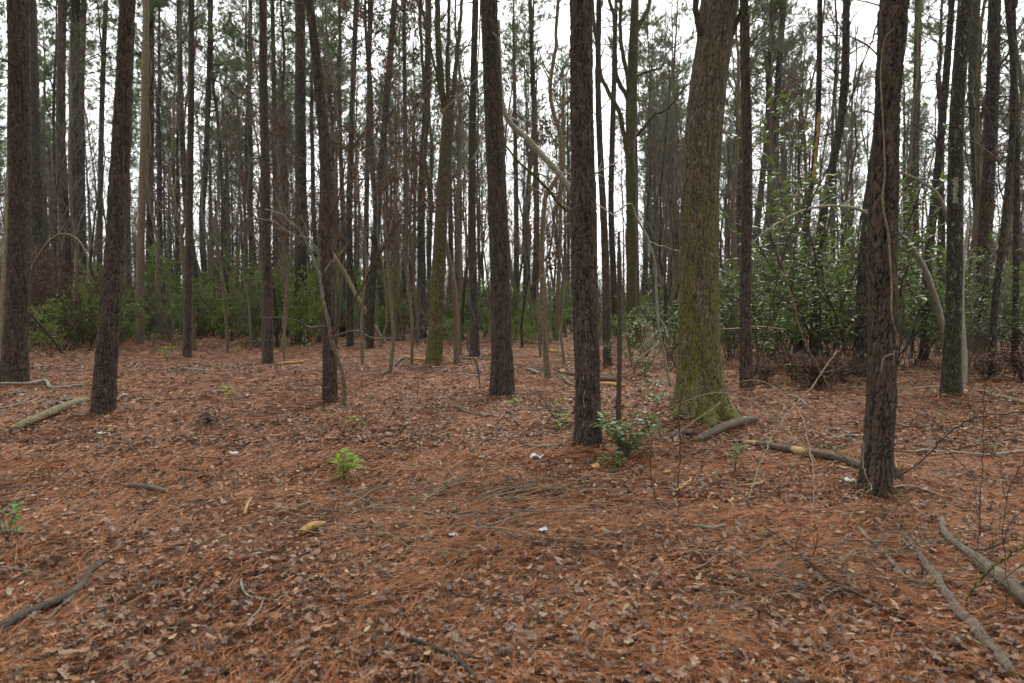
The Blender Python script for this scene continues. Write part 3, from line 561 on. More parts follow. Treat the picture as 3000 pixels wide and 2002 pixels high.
crowns = [pine_crown_mesh(s) for s in (3, 4, 5, 6)]
twigtops = []
for s in (61, 62, 63):
    tm, mb_, tips_, cc_ = bare_tree_mesh(s, 9, .10, 1.3, 1.3); twigtops.append(mb_.build('limbs', M['twig'], link=False))
seed = 100; rng = np.random.default_rng(5)
for n_, lab, cat, mat, st, by, pts, H, kw in TR:
    seed += 1
    b0 = pts[-1]; g = gpt(b0[0], by); D = g[1]; org = np.array([g[0], g[1], g[2]])
    if kw.get('short'): LM.append((np.interp(700, [q[1] for q in pts], [q[0] for q in pts]), kw['short']))
    SIL.append((pts, D))
    P = []; Rr = []
    for (x, y, wd) in reversed(pts):
        q = at(x, y, D); P.append(q); Rr.append(.5 * wd / FPX * D)
    P = np.array(P); Rr = np.array(Rr); P[0, 2] = g[2] - .0
    k = [0] + [i for i in range(1, len(P)) if P[i, 2] > P[0, 2] + .25]
    P = P[k]; Rr = Rr[k]
    top_vis = P[-1, 2]
    if kw.get('ext', True) and H > top_vis + 1:
        sl_ = (P[-1] - P[-2]) / (P[-1, 2] - P[-2, 2]); nz = 5
        ys = rng.normal(0, .012)                    # a little lean away from or toward the camera above the frame
        for j in range(1, nz + 1):
            dz_ = (H - top_vis) * j / nz; f = 1 - .5 * j / nz
            P = np.vstack([P, P[len(Rr) - 1 if False else -1] + np.array([sl_[0] * f, ys, 1]) * (H - top_vis) / nz])
        top = .35 if not kw.get('nocrown') else .4
        Rr = np.concatenate([Rr, Rr[-1] * np.linspace(1, top, nz + 1)[1:]])
        Rr[-1] = max(Rr[-1], .03)
    P = np.vstack([P[0] + (P[0] - P[1]) / (P[1, 2] - P[0, 2]) * .2, P]); Rr = np.concatenate([[Rr[0]], Rr])
    root = empty(n_, org, lab, cat, GP if 'pine' in n_ else None)
    near = mat in ('pine', 'oak'); circ = 2 * math.pi * Rr[1]
    segs = int(np.clip(circ / (D * .00085), 12, 220)); dz = float(np.clip(D * .0011, .008, .09))
    if not near: segs = max(12, segs // 3); dz *= 2
    fl = kw.get('flare', .06 if Rr[1] > Rr[2] * 1.08 else .14)
    zf = min(org[2] + top_vis + .4, 14) if D < 30 else 2
    tk = trunk('trunk', P, Rr, M[mat], root, seed, style=st, dz=dz, segs=segs, zfine=zf, flare=fl, lobes=kw.get('lobes', 3 if near else 0), org=org)
    # limbs read off the photograph
    for lp, w0, w1 in kw.get('limbs', ()):
        pr = [at(x, y, D) for x, y in lp]; off = rng.uniform(-.3, .3)
        pr = np.array(pr); pr[:, 1] += np.linspace(0, 1, len(pr)) ** 1.2 * off * 3; 
        q = smooth_path(pr, 26); rr = .5 / FPX * D * np.linspace(w0, w1, 26)
        q[1:, :] += rng.normal(0, .006 * D / 10, (25, 3)); mb = MB(); mb.add(*tubes(q, rr, 8))
        a, ra = grow(rng, q[None], rr[None], 5, .35, 1, (.5, 1.6), 45, up=.2, wob=.16, npt=6, rs=.45, rmin=.008); mb.add(*tubes(a, ra, 4), 1)
        b_, rb = grow(rng, a, ra, 5, .3, 1, (.2, .7), 42, up=.1, wob=.2, npt=4, rs=.6, rmin=.004); mb.add(*tubes(b_, rb, 3), 1)
        lo = mb.build('limb', [M[mat] if mat != 'oak' else M['rootm'], M['twig']], root); lo.location = (-org[0], -org[1], -org[2])
    if 'pine' in n_ and H > 10:
        s = rng.uniform(.85, 1.15) * (1.0 if D > 15 else .95)
        zb = H - 7.5 * s; c = np.array([np.interp(zb, P[:, 2], P[:, 0]), np.interp(zb, P[:, 2], P[:, 1]), zb]) - org
        link('crown', crowns[rng.integers(4)], root, c, rng.uniform(0, 6.28), s)
        z0 = 3.5 if D > 24 else 5.5 if D > 14 else 6.0
        z1 = zb - .2
        if z1 > z0 + 1:
            nl_ = 13 if D > 14 else 7
            for zc_ in np.linspace(z0, z1 - .05, nl_):
                o_ = dead_limbs(rng, P, Rr, zc_, zc_ + .04, 1, (.7, 2.3)).build('dead_limb', M['twig_dark'], root); o_.location = (-org[0], -org[1], -org[2])
    elif H > 9 and kw.get('nocrown'):
        c = np.array([np.interp(H - 5, P[:, 2], P[:, 0]), np.interp(H - 5, P[:, 2], P[:, 1]), H - 6.5]) - org
        link('limbs', twigtops[rng.integers(3)], root, c, rng.uniform(0, 6.28), 1.0)
    for rp, w0, w1 in kw.get('roots', ()):
        pr = np.array([gpt(x, y) for x, y in rp]); pr[0, 2] += .12; pr[:, 2] += .01; q = smooth_path(pr, 24); rr = .5 / FPX * D * np.linspace(w0, w1, 24)
        V, F, Cp = rough_tube(q - org, rr, 77, 20, .1, .10); mb = MB(); mb.V.append(V); mb.n = len(V); mb.F[(4, 0)] = [F]; mb.F[(3, 0)] = [Cp]; mb.build('root', M['rootm'], root)
    if 'resin' in lab:
        mb = MB(); rs_ = np.random.default_rng(3)
        for (ya, yb, xo) in ((900, 990, 1713), (985, 1080, 1712), (1060, 1190, 1708), (1180, 1290, 1707), (905, 950, 1718)):
            n2 = 22; yy = np.linspace(ya, yb, n2); q = []
            for y_ in yy:
                xx = xo + 2.2 * math.sin(y_ * .09) + rs_.normal(0, .8); pp = at(xx, y_, D); cx, cy = np.interp(pp[2], P[:, 2], P[:, 0]), np.interp(pp[2], P[:, 2], P[:, 1]); rr = np.interp(pp[2], P[:, 2], Rr) + .004
                q.append([pp[0], cy - math.sqrt(max(rr * rr - (pp[0] - cx) ** 2, 0)), pp[2]])
            mb.add(*tubes(np.array(q), np.maximum(rs_.normal(.0005, .0032, n2), .0003), 5))
        ro = mb.build('resin_streak', M['resin'], root); ro.location = -Vector(org)
    if 'white scar' in lab or 'white bark patch' in lab or 'orange broken' in lab:
        if 'scar' in lab: (xa, xb, ya, yb, mm_) = (884, 899, 962, 1004, 'scrap')
        elif 'patch' in lab: (xa, xb, ya, yb, mm_) = (2791, 2807, 520, 596, 'pale')
        else: (xa, xb, ya, yb, mm_) = (2386, 2398, 330, 520, 'bare')
        mb = MB(); ny, nx = 26, 8; rs_ = np.random.default_rng(7); V = []
        for i in range(ny):
            y_ = ya + (yb - ya) * i / (ny - 1); l_ = rs_.uniform(0, .35); r_ = rs_.uniform(.65, 1); cxp = np.interp(y_, [p[1] for p in pts], [p[0] for p in pts]) - np.interp((ya + yb) / 2, [p[1] for p in pts], [p[0] for p in pts])
            for j in range(nx):
                x_ = cxp + xa + (xb - xa) * (l_ + (r_ - l_) * j / (nx - 1)); rr = np.interp(at(x_, y_, D)[2], P[:, 2], Rr) * 1.06 + .012; pp = at(x_, y_, D - rr * .8); cx, cy = np.interp(pp[2], P[:, 2], P[:, 0]), np.interp(pp[2], P[:, 2], P[:, 1])
                V.append([pp[0], cy - math.sqrt(max(rr * rr - (pp[0] - cx) ** 2, 0)), pp[2]])
        I = np.arange(ny * nx).reshape(ny, nx); F = np.stack([I[:-1, :-1], I[:-1, 1:], I[1:, 1:], I[1:, :-1]], -1).reshape(-1, 4)
        mb.add(np.array(V), F); so_ = mb.build('scar', M[mm_], root); so_.location = -Vector(org)

# ------------------------------------------------------------------ terrain
def axis(a, near, far, n1, n2):
    return np.concatenate([-np.geomspace(near, far, n2)[::-1], np.linspace(-near, near, n1)[1:-1], np.geomspace(near, far, n2)])
gx = axis(0, 16, 420, 380, 34); gy = np.concatenate([-np.geomspace(2, 120, 20)[::-1], np.linspace(-1.9, 5, 20), np.arange(5.08, 22, .09), np.geomspace(22.2, 600, 80)])
GX, GY = np.meshgrid(gx, gy); GZ = hgt(GX, GY) * np.clip(1 - (np.hypot(GX, GY) - 60) / 80, .2, 1)
I = np.arange(GX.size).reshape(GX.shape)
F = np.stack([I[:-1, :-1], I[:-1, 1:], I[1:, 1:], I[1:, :-1]], -1).reshape(-1, 4)
gr = mesh('ground', np.stack([GX, GY, GZ], -1).reshape(-1, 3), [F], M['floor']); gr['kind'] = 'structure'

# ------------------------------------------------------------------ litter
def scatter(rng, n, y0, y1, p):                     # area density ~ Y^-p inside the view wedge and a margin
    u = rng.random(n); e = 2 - p; y = (y0 ** e + u * (y1 ** e - y0 ** e)) ** (1 / e) if abs(e) > 1e-6 else y0 * (y1 / y0) ** u
    x = rng.uniform(-1, 1, n) * (y * .80 + 1.9); return x, y
rng = np.random.default_rng(21)
def straw(n, y0, y1, p, wd, Lr, lift, bundles=3):
    x, y = scatter(rng, n // bundles, y0, y1, p)
    dens = vnoise(x / .4 + 40, y / .4, 9) * .6 + vnoise(x / 1.7 + 4, y / 1.7, 10) * .6; keep = dens > rng.uniform(-.1, .5, len(x)); x, y = x[keep], y[keep]
    flow = vnoise(x / .8, y / .8, 14) * 6.28 * 1.3
    yaw0 = np.where(rng.random(len(x)) < .32, flow + rng.normal(0, .6, len(x)), rng.uniform(0, 6.28, len(x)))
    x = np.repeat(x, bundles); y = np.repeat(y, bundles); yaw = np.repeat(yaw0, bundles) + rng.normal(0, .14, len(x)); n = len(x)
    L = rng.uniform(Lr[0], Lr[1], n); pit = rng.normal(0, .09, n) + np.repeat(rng.normal(0, .10, n // bundles), bundles)
    bend = rng.normal(0, .30, n); ts = np.array([-.5, 0, .5]); V = np.empty((n, 3, 2, 3)); wv = wd * rng.uniform(.7, 1.2, n)
    zc = np.repeat(rng.uniform(.004, lift, n // bundles), bundles) + rng.uniform(0, .004, n)
    for j, tt in enumerate(ts):
        a = yaw + bend * tt; px = x + np.cos(yaw) * L * tt - np.sin(yaw) * bend * L * tt * tt * .9; py = y + np.sin(yaw) * L * tt + np.cos(yaw) * bend * L * tt * tt * .9
        hz = hgt(px, py) + zc + np.abs(np.sin(pit)) * L * (tt + .5) * np.sign(.5) ; roll = .5
        for q, sg in enumerate((-1, 1)):
            ww = wv * (1 if j < 2 else .5) * .5 * sg
            V[:, j, q] = np.stack([px - np.sin(a) * ww, py + np.cos(a) * ww, hz + ww * .7], -1)
    i = np.arange(n)[:, None] * 6; F = np.concatenate([i + np.array([[0, 2, 3, 1]]), i + np.array([[2, 4, 5, 3]])])
    pal = np.array([(.37, .138, .050), (.28, .092, .032), (.42, .19, .080), (.19, .072, .030), (.32, .145, .07), (.50, .30, .16)])
    c = pal[rng.choice(6, n, p=[.26, .26, .16, .14, .12, .06])] * rng.uniform(.7, 1.2, (n, 1)); c = np.repeat(np.concatenate([c, np.ones((n, 1))], 1), 6, 0)
    return V.reshape(-1, 3), F, c
LO = {'oval': [(0, 0), (.22, .17), (.5, .24), (.78, .15), (1, 0)], 'lobed': [(0, 0), (.12, .05), (.26, .27), (.38, .11), (.56, .36), (.68, .12), (.84, .2), (1, 0)],
      'maple': [(0, 0), (.06, .34), (.25, .27), (.42, .52), (.56, .22), (.80, .2), (1, 0)], 'long': [(0, 0), (.3, .11), (.7, .11), (1, 0)]}
def leaf_litter(n, y0, y1, p, kind, Ls, lift, pal, grow_=0.):
    x, y = scatter(rng, n, y0, y1, p)
    dens = vnoise(x / .6 + 7, y / .6 + 3, 12) * .55 + vnoise(x / 2.1 + 7, y / 2.1 + 3, 13) * .55; keep = dens > rng.uniform(-.05, .8, n); x, y = x[keep], y[keep]; n = len(x)
    O = np.array(LO[kind]); full = np.concatenate([O, (O * [1, -1])[1:-1][::-1]]); m_ = len(full)
    full = np.concatenate([full, [[.5, 0]]]); U = np.broadcast_to(full, (n, m_ + 1, 2)).copy()
    U[:, :, 1] *= rng.uniform(.75, 1.15, (n, 1)); U += rng.normal(0, .012, U.shape)
    L = rng.uniform(Ls[0], Ls[1], n) * (1 + grow_ * (y - y0) / (y1 - y0)); c1 = rng.normal(.1, .9, (n, 1)); c2 = rng.normal(.1, .45, (n, 1)); tw = rng.normal(0, .5, (n, 1))
    X = (U[:, :, 0] - .5); Y = U[:, :, 1]; Z = c1 * Y * Y * 1.6 + c2 * X * X * .7 + tw * X * Y * .6 + np.abs(rng.normal(0, .12, (n, 1))) * np.abs(Y)
    Pl = np.stack([X, Y, Z], -1) * L[:, None, None]
    yaw = rng.uniform(0, 6.28, n); pit = rng.normal(0, .24, n); rol = rng.normal(0, .30, n)
    cy, sy, cp, sp, cr, sr = np.cos(yaw), np.sin(yaw), np.cos(pit), np.sin(pit), np.cos(rol), np.sin(rol)
    Rm = np.stack([np.stack([cy * cp, cy * sp * sr - sy * cr, cy * sp * cr + sy * sr], -1), np.stack([sy * cp, sy * sp * sr + cy * cr, sy * sp * cr - cy * sr], -1), np.stack([-sp, cp * sr, cp * cr], -1)], 1)
    W_ = np.einsum('nij,nkj->nki', Rm, Pl)
    W_[:, :, 0] += x[:, None]; W_[:, :, 1] += y[:, None]; W_[:, :, 2] -= W_[:, :, 2].min(1, keepdims=True) * .7
    W_[:, :, 2] += (hgt(x, y) + rng.uniform(.004, lift + .014, n))[:, None]
    i = np.arange(n)[:, None] * (m_ + 1); F = np.concatenate([i + np.array([[a, (a + 1) % m_, m_]]) for a in range(m_)])
    pal = np.array(pal); c = pal[rng.integers(0, len(pal), n)] * rng.uniform(.6, 1.15, (n, 1)); c = np.repeat(np.concatenate([c, np.ones((n, 1))], 1), m_ + 1, 0)
    return W_.reshape(-1, 3), F, c
def join(name, parts, mat, label, cat):
    V = []; F = []; Cc = []; n = 0
    for v, f, c in parts: V.append(v); F.append(f + n); Cc.append(c); n += len(v)
    ks = {}
    for f in F: ks.setdefault(f.shape[1], []).append(f)
    o = mesh(name, np.concatenate(V), [np.concatenate(f) for f in ks.values()], mat, smooth=False, attrs={'tint': ('FLOAT_COLOR', np.concatenate(Cc))})
    return tag(o, label, cat, kind='stuff')
join('fallen_pine_needles', [straw(190000, 1.8, 7, .9, .0019, (.10, .18), .026), straw(130000, 6.5, 15, 1.4, .0030, (.12, .20), .026), straw(60000, 14, 32, 1.4, .005, (.16, .28), .028)], M['straw'], 'rust-coloured pine needles strewn over the whole clearing floor', 'pine straw')
PAL = [(.30, .20, .150), (.22, .145, .11), (.36, .235, .165), (.25, .135, .085), (.42, .32, .23), (.14, .09, .07), (.29, .22, .185), (.38, .21, .125), (.10, .06, .045)]
PAL = [tuple(np.array(c) * (.84, .755, .67)) for c in PAL]; PALE = [(.44, .33, .22), (.38, .30, .21), (.48, .30, .15)]
join('fallen_leaves', [leaf_litter(18000, 1.8, 8, 1.0, 'lobed', (.03, .072), .030, PAL), leaf_litter(22000, 1.8, 8, 1.0, 'oval', (.025, .052), .030, PAL), leaf_litter(11000, 1.8, 8, 1.0, 'maple', (.03, .06), .030, PAL),
     leaf_litter(1900, 1.8, 8, 1.0, 'oval', (.03, .055), .04, PALE), leaf_litter(9000, 1.8, 8, 1.0, 'oval', (.014, .032), .04, PAL + PALE),
     leaf_litter(30000, 7.5, 18, 1.2, 'oval', (.035, .08), .04, PAL), leaf_litter(13000, 7.5, 18, 1.2, 'maple', (.045, .085), .04, PAL), leaf_litter(2500, 7.5, 18, 1.2, 'oval', (.04, .07), .04, PALE),
     leaf_litter(22000, 16, 45, 1.3, 'oval', (.07, .12), .05, PAL + PALE[:1], .5)], M['litter'], 'brown and grey fallen leaves scattered among the pine needles', 'fallen leaves')
# fine twigs
mb = MB()
for (n, y0, y1, L0, L1, r0, r1) in ((420, 2.4, 8, .12, .7, .0016, .0035), (420, 7, 18, .3, 1.2, .003, .007), (260, 16, 34, .6, 2., .005, .012)):
    x, y = scatter(rng, n, y0, y1, 1.0); yaw = rng.uniform(0, 6.28, n); npt = 8; P = np.empty((n, npt, 3)); P[:, 0, 0] = x; P[:, 0, 1] = y; L = rng.uniform(L0, L1, n)
    for j in range(1, npt):
        yaw = yaw + rng.normal(0, .22, n); P[:, j, 0] = P[:, j - 1, 0] + np.cos(yaw) * L / npt; P[:, j, 1] = P[:, j - 1, 1] + np.sin(yaw) * L / npt
    P[:, :, 2] = hgt(P[:, :, 0], P[:, :, 1]) + .02 + (rng.uniform(0, .05, n)[:, None] * np.sin(np.linspace(0, 3.1, npt))[None])
    R = rng.uniform(r0, r1, n)[:, None] * np.linspace(1, .4, npt)[None]; mi = 0
    h = n // 2; mb.add(*tubes(P[:h], R[:h], 4), 0); mb.add(*tubes(P[h:], R[h:], 4), 1)
o = mb.build('twig_litter', [M['twig'], M['twig_dark']]); tag(o, 'thin dead twigs lying all over the needle-covered ground', 'twigs', kind='stuff')

# ------------------------------------------------------------------ logs, branches, vines: paths read off the photograph
def path3(pts, D=None, ground=False, sink=0.):
    out = []
    for i, q in enumerate(pts):
        if ground: p = gpt(q[0], q[1]); p[2] += q[2] / FPX * p[1] * .5 * (1 - sink)
        else: p = at(q[0], q[1], D[i] if hasattr(D, '__len__') else D)
        out.append(p)
    return np.array(out)
SEED = [500]
def stick(name, label, cat, mat, pts, D=None, ground=False, sink=0., n=None, k=10, jag=.3, amp=.08, twigs=0, end='bare', group=None, wig=.0, tl=(.15, .6), parts=None):
    """pts (x, y, w px); a limb, log, pole or vine as one thing"""
    SEED[0] += 1; rs_ = np.random.default_rng(SEED[0])
    if D is not None and hasattr(D, '__len__') and len(D) == 2: D = np.linspace(D[0], D[1], len(pts))
    P = path3(pts, D, ground, sink); W = np.array([q[2] / FPX * p[1] * .5 for q, p in zip(pts, P)])
    K = np.concatenate([[0], np.cumsum(np.linalg.norm(np.diff(P, axis=0), axis=1))])
    n = n or int(np.clip(K[-1] / .06, 8, 90)); q = np.linspace(0, K[-1], n); PP = hermite(K, P, q); RR = np.interp(q, K, W)
    if ground:
        PP[:, 2] = np.maximum(PP[:, 2], hgt(PP[:, 0], PP[:, 1]) + RR * (.8 - sink)) + .020 + .010 * (RR < .012)
    if wig: PP[1:-1] += rs_.normal(0, wig, (n - 2, 3))
    org = PP[0].copy(); root = empty(name, org, label, cat, group) if (twigs or parts) else None
    V, F, Cp = rough_tube(PP - org, RR, SEED[0], k, jag, amp); mb = MB(); mb.V.append(V); mb.n = len(V); mb.F[(4, 0)] = [F]; mb.F[(3, 1)] = [Cp]
    o = mb.build(parts or ('stem' if root else name), [M[mat], M[end]], root, loc=None if root else org)
    if root is None: tag(o, label, cat, group)
    for _ in range(twigs):
        tb = MB(); a, ra = grow(rs_, (PP - org)[None], RR[None], 1, .15, 1, tl, 45, up=.1, wob=.16, npt=7, rs=.5, rmin=.0025, rtip=.4); tb.add(*tubes(a, np.minimum(ra, .012), 4))
        b_, rb = grow(rs_, a, np.minimum(ra, .012), 3, .3, 1, (tl[0] * .4, tl[1] * .5), 42, up=.08, wob=.2, npt=4, rs=.7, rmin=.002); tb.add(*tubes(b_, rb, 3))
        tb.build('twig', M[mat], root)
    return root or o
G = True
stick('fallen_branch', 'pale lichened branch lying across the foot of the leftmost pine', 'branch', 'pale', [(-60,1150,9),(0,1140,9),(80,1124,10),(125,1130,10),(165,1145,9),(243,1141,6)], ground=G, twigs=3)
stick('fallen_branch', 'thin pale branch below the lichened branch, left edge of the clearing', 'branch', 'pale', [(-60,1222,5),(0,1205,5),(85,1185,5),(130,1169,4),(215,1157,3)], ground=G, twigs=2)
stick('log', 'short mossy yellowish log pointing at the foot of the leaning dark pine', 'log', 'moss_log', [(42,1272,22),(90,1250,24),(143,1228,24),(200,1203,22),(252,1185,19)], ground=G, k=16, amp=.12, jag=.8, sink=.2)
stick('log', 'brown rotten log half buried just behind the mossy yellowish log', 'log', 'brown_log', [(112,1206,18),(160,1192,18),(205,1180,15)], ground=G, k=12, amp=.16, sink=.5)
stick('log', 'long dark stick lying behind the pale branches at the left edge', 'branch', 'grey_log', [(5,1168,8),(50,1160,9),(100,1155,6)], ground=G)
stick('fallen_branch', 'thick grey curved branch in the lower left corner', 'branch', 'dark_log', [(-30,1910,30),(9,1885,28),(80,1842,27),(140,1818,25),(190,1795,26),(241,1752,22),(272,1700,20),(300,1680,16),(328,1672,9)], ground=G, k=16, amp=.12, parts='stem')
stick('fallen_branch', 'thin forked stick lying by the thick grey branch, lower left corner', 'branch', 'grey_log', [(140,1860,6),(178,1820,9),(205,1795,10),(236,1764,9)], ground=G)
stick('wood_piece', 'flat bark-covered stick with a white upper face, left part of the clearing', 'wood', 'grey_log', [(366,1444,9),(400,1447,14),(450,1453,15),(490,1462,10)], ground=G, k=12, sink=-.4)
stick('wood_piece', 'short dark stick above the flat bark-covered stick', 'wood', 'brown_log', [(527,1387,8),(555,1392,9),(586,1395,8)], ground=G)
stick('wood_chunk', 'yellow rounded chunk of bare wood in the left foreground', 'wood', 'bare', [(880,1592,16),(900,1585,25),(925,1576,27),(950,1567,18)], ground=G, k=18, amp=.08, jag=.25, sink=-.35)
stick('wood_piece', 'pale splintered stick standing askew left of the yellow wood chunk', 'wood', 'bare', [(716,1532,9),(724,1505,9),(738,1480,6)], ground=G)
stick('wood_piece', 'grey broken stick right of the green plant, left foreground', 'wood', 'grey_log', [(170,1545,10),(215,1518,8),(282,1474,6)], ground=G, twigs=1, tl=(.05,.15))
stick('fallen_branch', 'thin grey twig with forked end, left foreground', 'branch', 'pale', [(-20,1693,5),(50,1700,5),(100,1707,5),(140,1715,3)], ground=G, twigs=1, tl=(.1,.2))
stick('fallen_branch', 'long thin stick lying across the left foreground', 'branch', 'twig', [(190,1635,4),(260,1634,4),(340,1640,3),(428,1618,3)], ground=G)
stick('wood_piece', 'pale stick lying at the left edge under the green plant', 'wood', 'grey_log', [(-20,1588,14),(40,1587,14),(90,1589,8),(175,1590,3)], ground=G)
stick('fallen_branch', 'dark crooked twig in the foreground below the yellow wood chunk', 'branch', 'pale', [(706,1735,8),(712,1765,8),(735,1788,6),(800,1795,4),(890,1806,3)], ground=G, twigs=1, tl=(.1,.3))
stick('fallen_branch', 'crooked broken twig left of centre near the bottom of the photo', 'branch', 'pale', [(773,1790,5),(760,1830,7),(735,1855,5),(730,1870,4),(738,1900,3)], ground=G)
stick('log', 'yellow log piece in front of the knotty straight pine', 'log', 'bare', [(812,1071,7),(850,1068,8),(887,1066,7)], ground=G)
stick('log', 'grey stick on the ground right of the slender straight pine', 'log', 'grey_log', [(553,1066,5),(590,1073,6),(622,1079,6)], ground=G)
stick('log', 'pale stick lying below the grey one, right of the slender straight pine', 'log', 'pale', [(528,1084,4),(565,1087,5),(600,1091,6)], ground=G)
stick('log', 'yellow broken log just left of the mossy forked gum', 'log', 'bare', [(1187,1049,6),(1210,1055,8),(1246,1060,8)], ground=G)
stick('log', 'dark log lying between the thin sapling and vine-side pine', 'log', 'brown_log', [(1346,1057,7),(1385,1058,9),(1432,1059,7)], ground=G, k=12)
stick('fallen_branch', 'thin pale branch leaning on the ground left of the mossy forked gum', 'branch', 'twig', [(1120,1103,5),(1150,1078,5),(1182,1050,6)], ground=G, twigs=1)
stick('log', 'small orange log in the distance right of the broad central pine', 'log', 'bare', [(1613,1034,9),(1625,1037,9),(1636,1038,6)], ground=G)
stick('log', 'pale thin log lying beyond the resin-streaked pine, left side', 'log', 'bare', [(1640,1052,4),(1665,1052,5),(1690,1053,5)], ground=G)
stick('log', 'white-ended stick between the broad central and resin-streaked pines', 'log', 'pale', [(1543,1084,6),(1560,1092,8),(1578,1100,7)], ground=G)
stick('fallen_branch', 'gnarled grey root-like branch behind the resin-streaked pine', 'branch', 'grey_log', [(1600,1105,6),(1622,1112,7),(1640,1108,8),(1655,1118,8),(1668,1132,10),(1684,1140,11)], ground=G, twigs=1, k=10, amp=.14)
stick('log', 'dark rotten log lying behind the foot of the resin-streaked pine', 'log', 'brown_log', [(1640,1095,10),(1670,1105,14),(1700,1108,12),(1760,1120,14),(1805,1124,16)], ground=G, k=14, amp=.16)
stick('log', 'yellow broken log right of the resin-streaked pine, under the dark log', 'log', 'bare', [(1758,1136,13),(1795,1138,15),(1830,1142,13)], ground=G, k=12)
stick('log', 'brown log with yellow broken end beside the root of the mossy oak', 'log', 'brown_log', [(2040,1308,20),(2080,1290,25),(2130,1268,25),(2180,1254,24),(2213,1244,20)], ground=G, k=18, amp=.08, jag=.8)
stick('wood_chunk', 'rotten dark wood chunk with orange inside, left of the oak-root log', 'wood', 'brown_log', [(1965,1296,14),(1990,1288,24),(2015,1285,18)], ground=G, k=12, amp=.25, jag=.9)
stick('log', 'long brown log with bare yellow patches leading to the vine-draped pine', 'log', 'brown_log', [(2170,1308,12),(2230,1321,20),(2300,1336,24),(2370,1350,26),(2440,1362,26),(2500,1380,26),(2530,1390,24)], ground=G, k=18, amp=.08, jag=.8)
stick('log', 'greyish strip of bark lying in front of the long brown log', 'bark', 'brown_log', [(2440,1378,10),(2490,1392,14),(2525,1405,14)], ground=G, sink=.5)
stick('fallen_branch', 'white lichened crooked stick behind the long brown log', 'branch', 'pale', [(2410,1296,5),(2450,1293,6),(2480,1287,7),(2500,1292,11),(2532,1287,9)], ground=G, twigs=2, tl=(.1,.3))
stick('fallen_branch', 'long whitish branch lying at the right edge of the clearing', 'branch', 'pale', [(2668,1341,6),(2705,1333,9),(2760,1338,9),(2826,1343,9),(2884,1350,11),(2940,1343,9),(3060,1325,8)], ground=G, twigs=2, tl=(.1,.4))
stick('fallen_branch', 'pale forked stick beside the small stump of the vine-draped pine', 'branch', 'vine', [(2596,1456,6),(2630,1445,7),(2665,1447,8),(2700,1452,10),(2740,1467,11),(2788,1483,8)], ground=G, twigs=3, tl=(.1,.3))
stick('log', 'thick weathered log with twisted end in the lower right corner', 'log', 'grey_log', [(2757,1535,10),(2760,1570,20),(2780,1606,22),(2812,1637,26),(2848,1668,34),(2885,1700,42),(2925,1735,48),(2975,1775,52),(3060,1850,56)], ground=G, k=28, amp=.15, sink=.3, twigs=2, parts='stem')
stick('log', 'long pale weathered log leading out of the bottom right of the photo', 'log', 'grey_log', [(2622,1556,8),(2650,1590,15),(2668,1622,20),(2697,1660,19),(2712,1690,26),(2737,1720,29),(2757,1752,24),(2788,1800,30),(2808,1840,34),(2852,1878,38),(2883,1925,36),(2920,1965,38),(2960,2030,40)], ground=G, k=28, amp=.17, sink=.6)
stick('fallen_branch', 'smooth grey stick resting on the pale weathered log', 'branch', 'grey_log', [(2516,1575,14),(2550,1612,11),(2590,1650,12),(2625,1695,13),(2655,1728,14),(2700,1746,15),(2757,1762,16),(2800,1790,12)], ground=G, k=12)
stick('fallen_branch', 'long straight dark stick pointing to the lower right', 'branch', 'twig_red', [(2217,1552,4),(2265,1588,6),(2312,1626,7),(2370,1680,9),(2428,1729,10),(2491,1769,12),(2560,1805,12),(2636,1848,11)], ground=G, twigs=2, tl=(.2,.5))
stick('fallen_branch', 'broken brown branch at the bottom edge left of centre', 'branch', 'twig_dark', [(1100,1896,5),(1160,1905,6),(1205,1920,8),(1245,1937,14),(1300,1962,15),(1350,1995,14),(1400,2050,12)], ground=G, k=10, amp=.14)
stick('fallen_branch', 'short light brown stick right of the broken branch, bottom edge', 'branch', 'grey_log', [(1320,1955,7),(1360,1968,9),(1440,1992,5)], ground=G)
stick('fallen_branch', 'curved grey branch lying between the crooked and broad central pines', 'branch', 'grey_log', [(1330,1193,6),(1352,1212,9),(1385,1222,7),(1430,1226,6)], ground=G, twigs=1, tl=(.1,.3))
stick('fallen_branch', 'long dark thin branch lying left of the resin-streaked pine', 'branch', 'twig', [(1400,1228,4),(1460,1228,5),(1500,1213,5),(1580,1212,5),(1640,1217,5),(1682,1224,5)], ground=G, twigs=3, tl=(.2,.5))
stick('wood_piece', 'dark stick on the ground left of the curved grey branch', 'wood', 'brown_log', [(1258,1188,5),(1285,1194,7),(1310,1206,6)], ground=G)
stick('wood_piece', 'short rotten stick lying in the open before the broad central pine', 'wood', 'grey_log', [(1501,1235,5),(1512,1245,7),(1522,1256,6)], ground=G)
stick('wood_piece', 'lichened greenish stick in the right foreground', 'wood', 'pale', [(2028,1565,5),(2060,1570,10),(2095,1571,12),(2124,1566,9)], ground=G, k=12)
stick('wood_piece', 'splintered yellow wood near the tall thin twigs, right foreground', 'wood', 'bare', [(1975,1460,8),(2000,1445,12),(2024,1424,8)], ground=G, amp=.2)
stick('wood_piece', 'orange wood chip lying below the long brown log', 'wood', 'bare', [(2180,1442,6),(2210,1438,11),(2240,1430,7)], ground=G, amp=.2)
stick('wood_piece', 'pale grey stick lying before the evergreen shrub', 'wood', 'pale', [(1535,1318,5),(1580,1322,9),(1640,1322,5)], ground=G)
stick('fallen_branch', 'long pole lying across the foot of the dark mossy tree', 'branch', 'vine', [(2480,1140,5),(2560,1147,6),(2640,1150,7),(2700,1145,7),(2762,1138,6)], ground=G)
stick('fallen_branch', 'pale fallen pole with orange end right of the dark mossy tree', 'branch', 'vine', [(2815,1138,6),(2860,1150,7),(2910,1165,9),(2955,1178,12),(3030,1200,12)], ground=G, twigs=2)
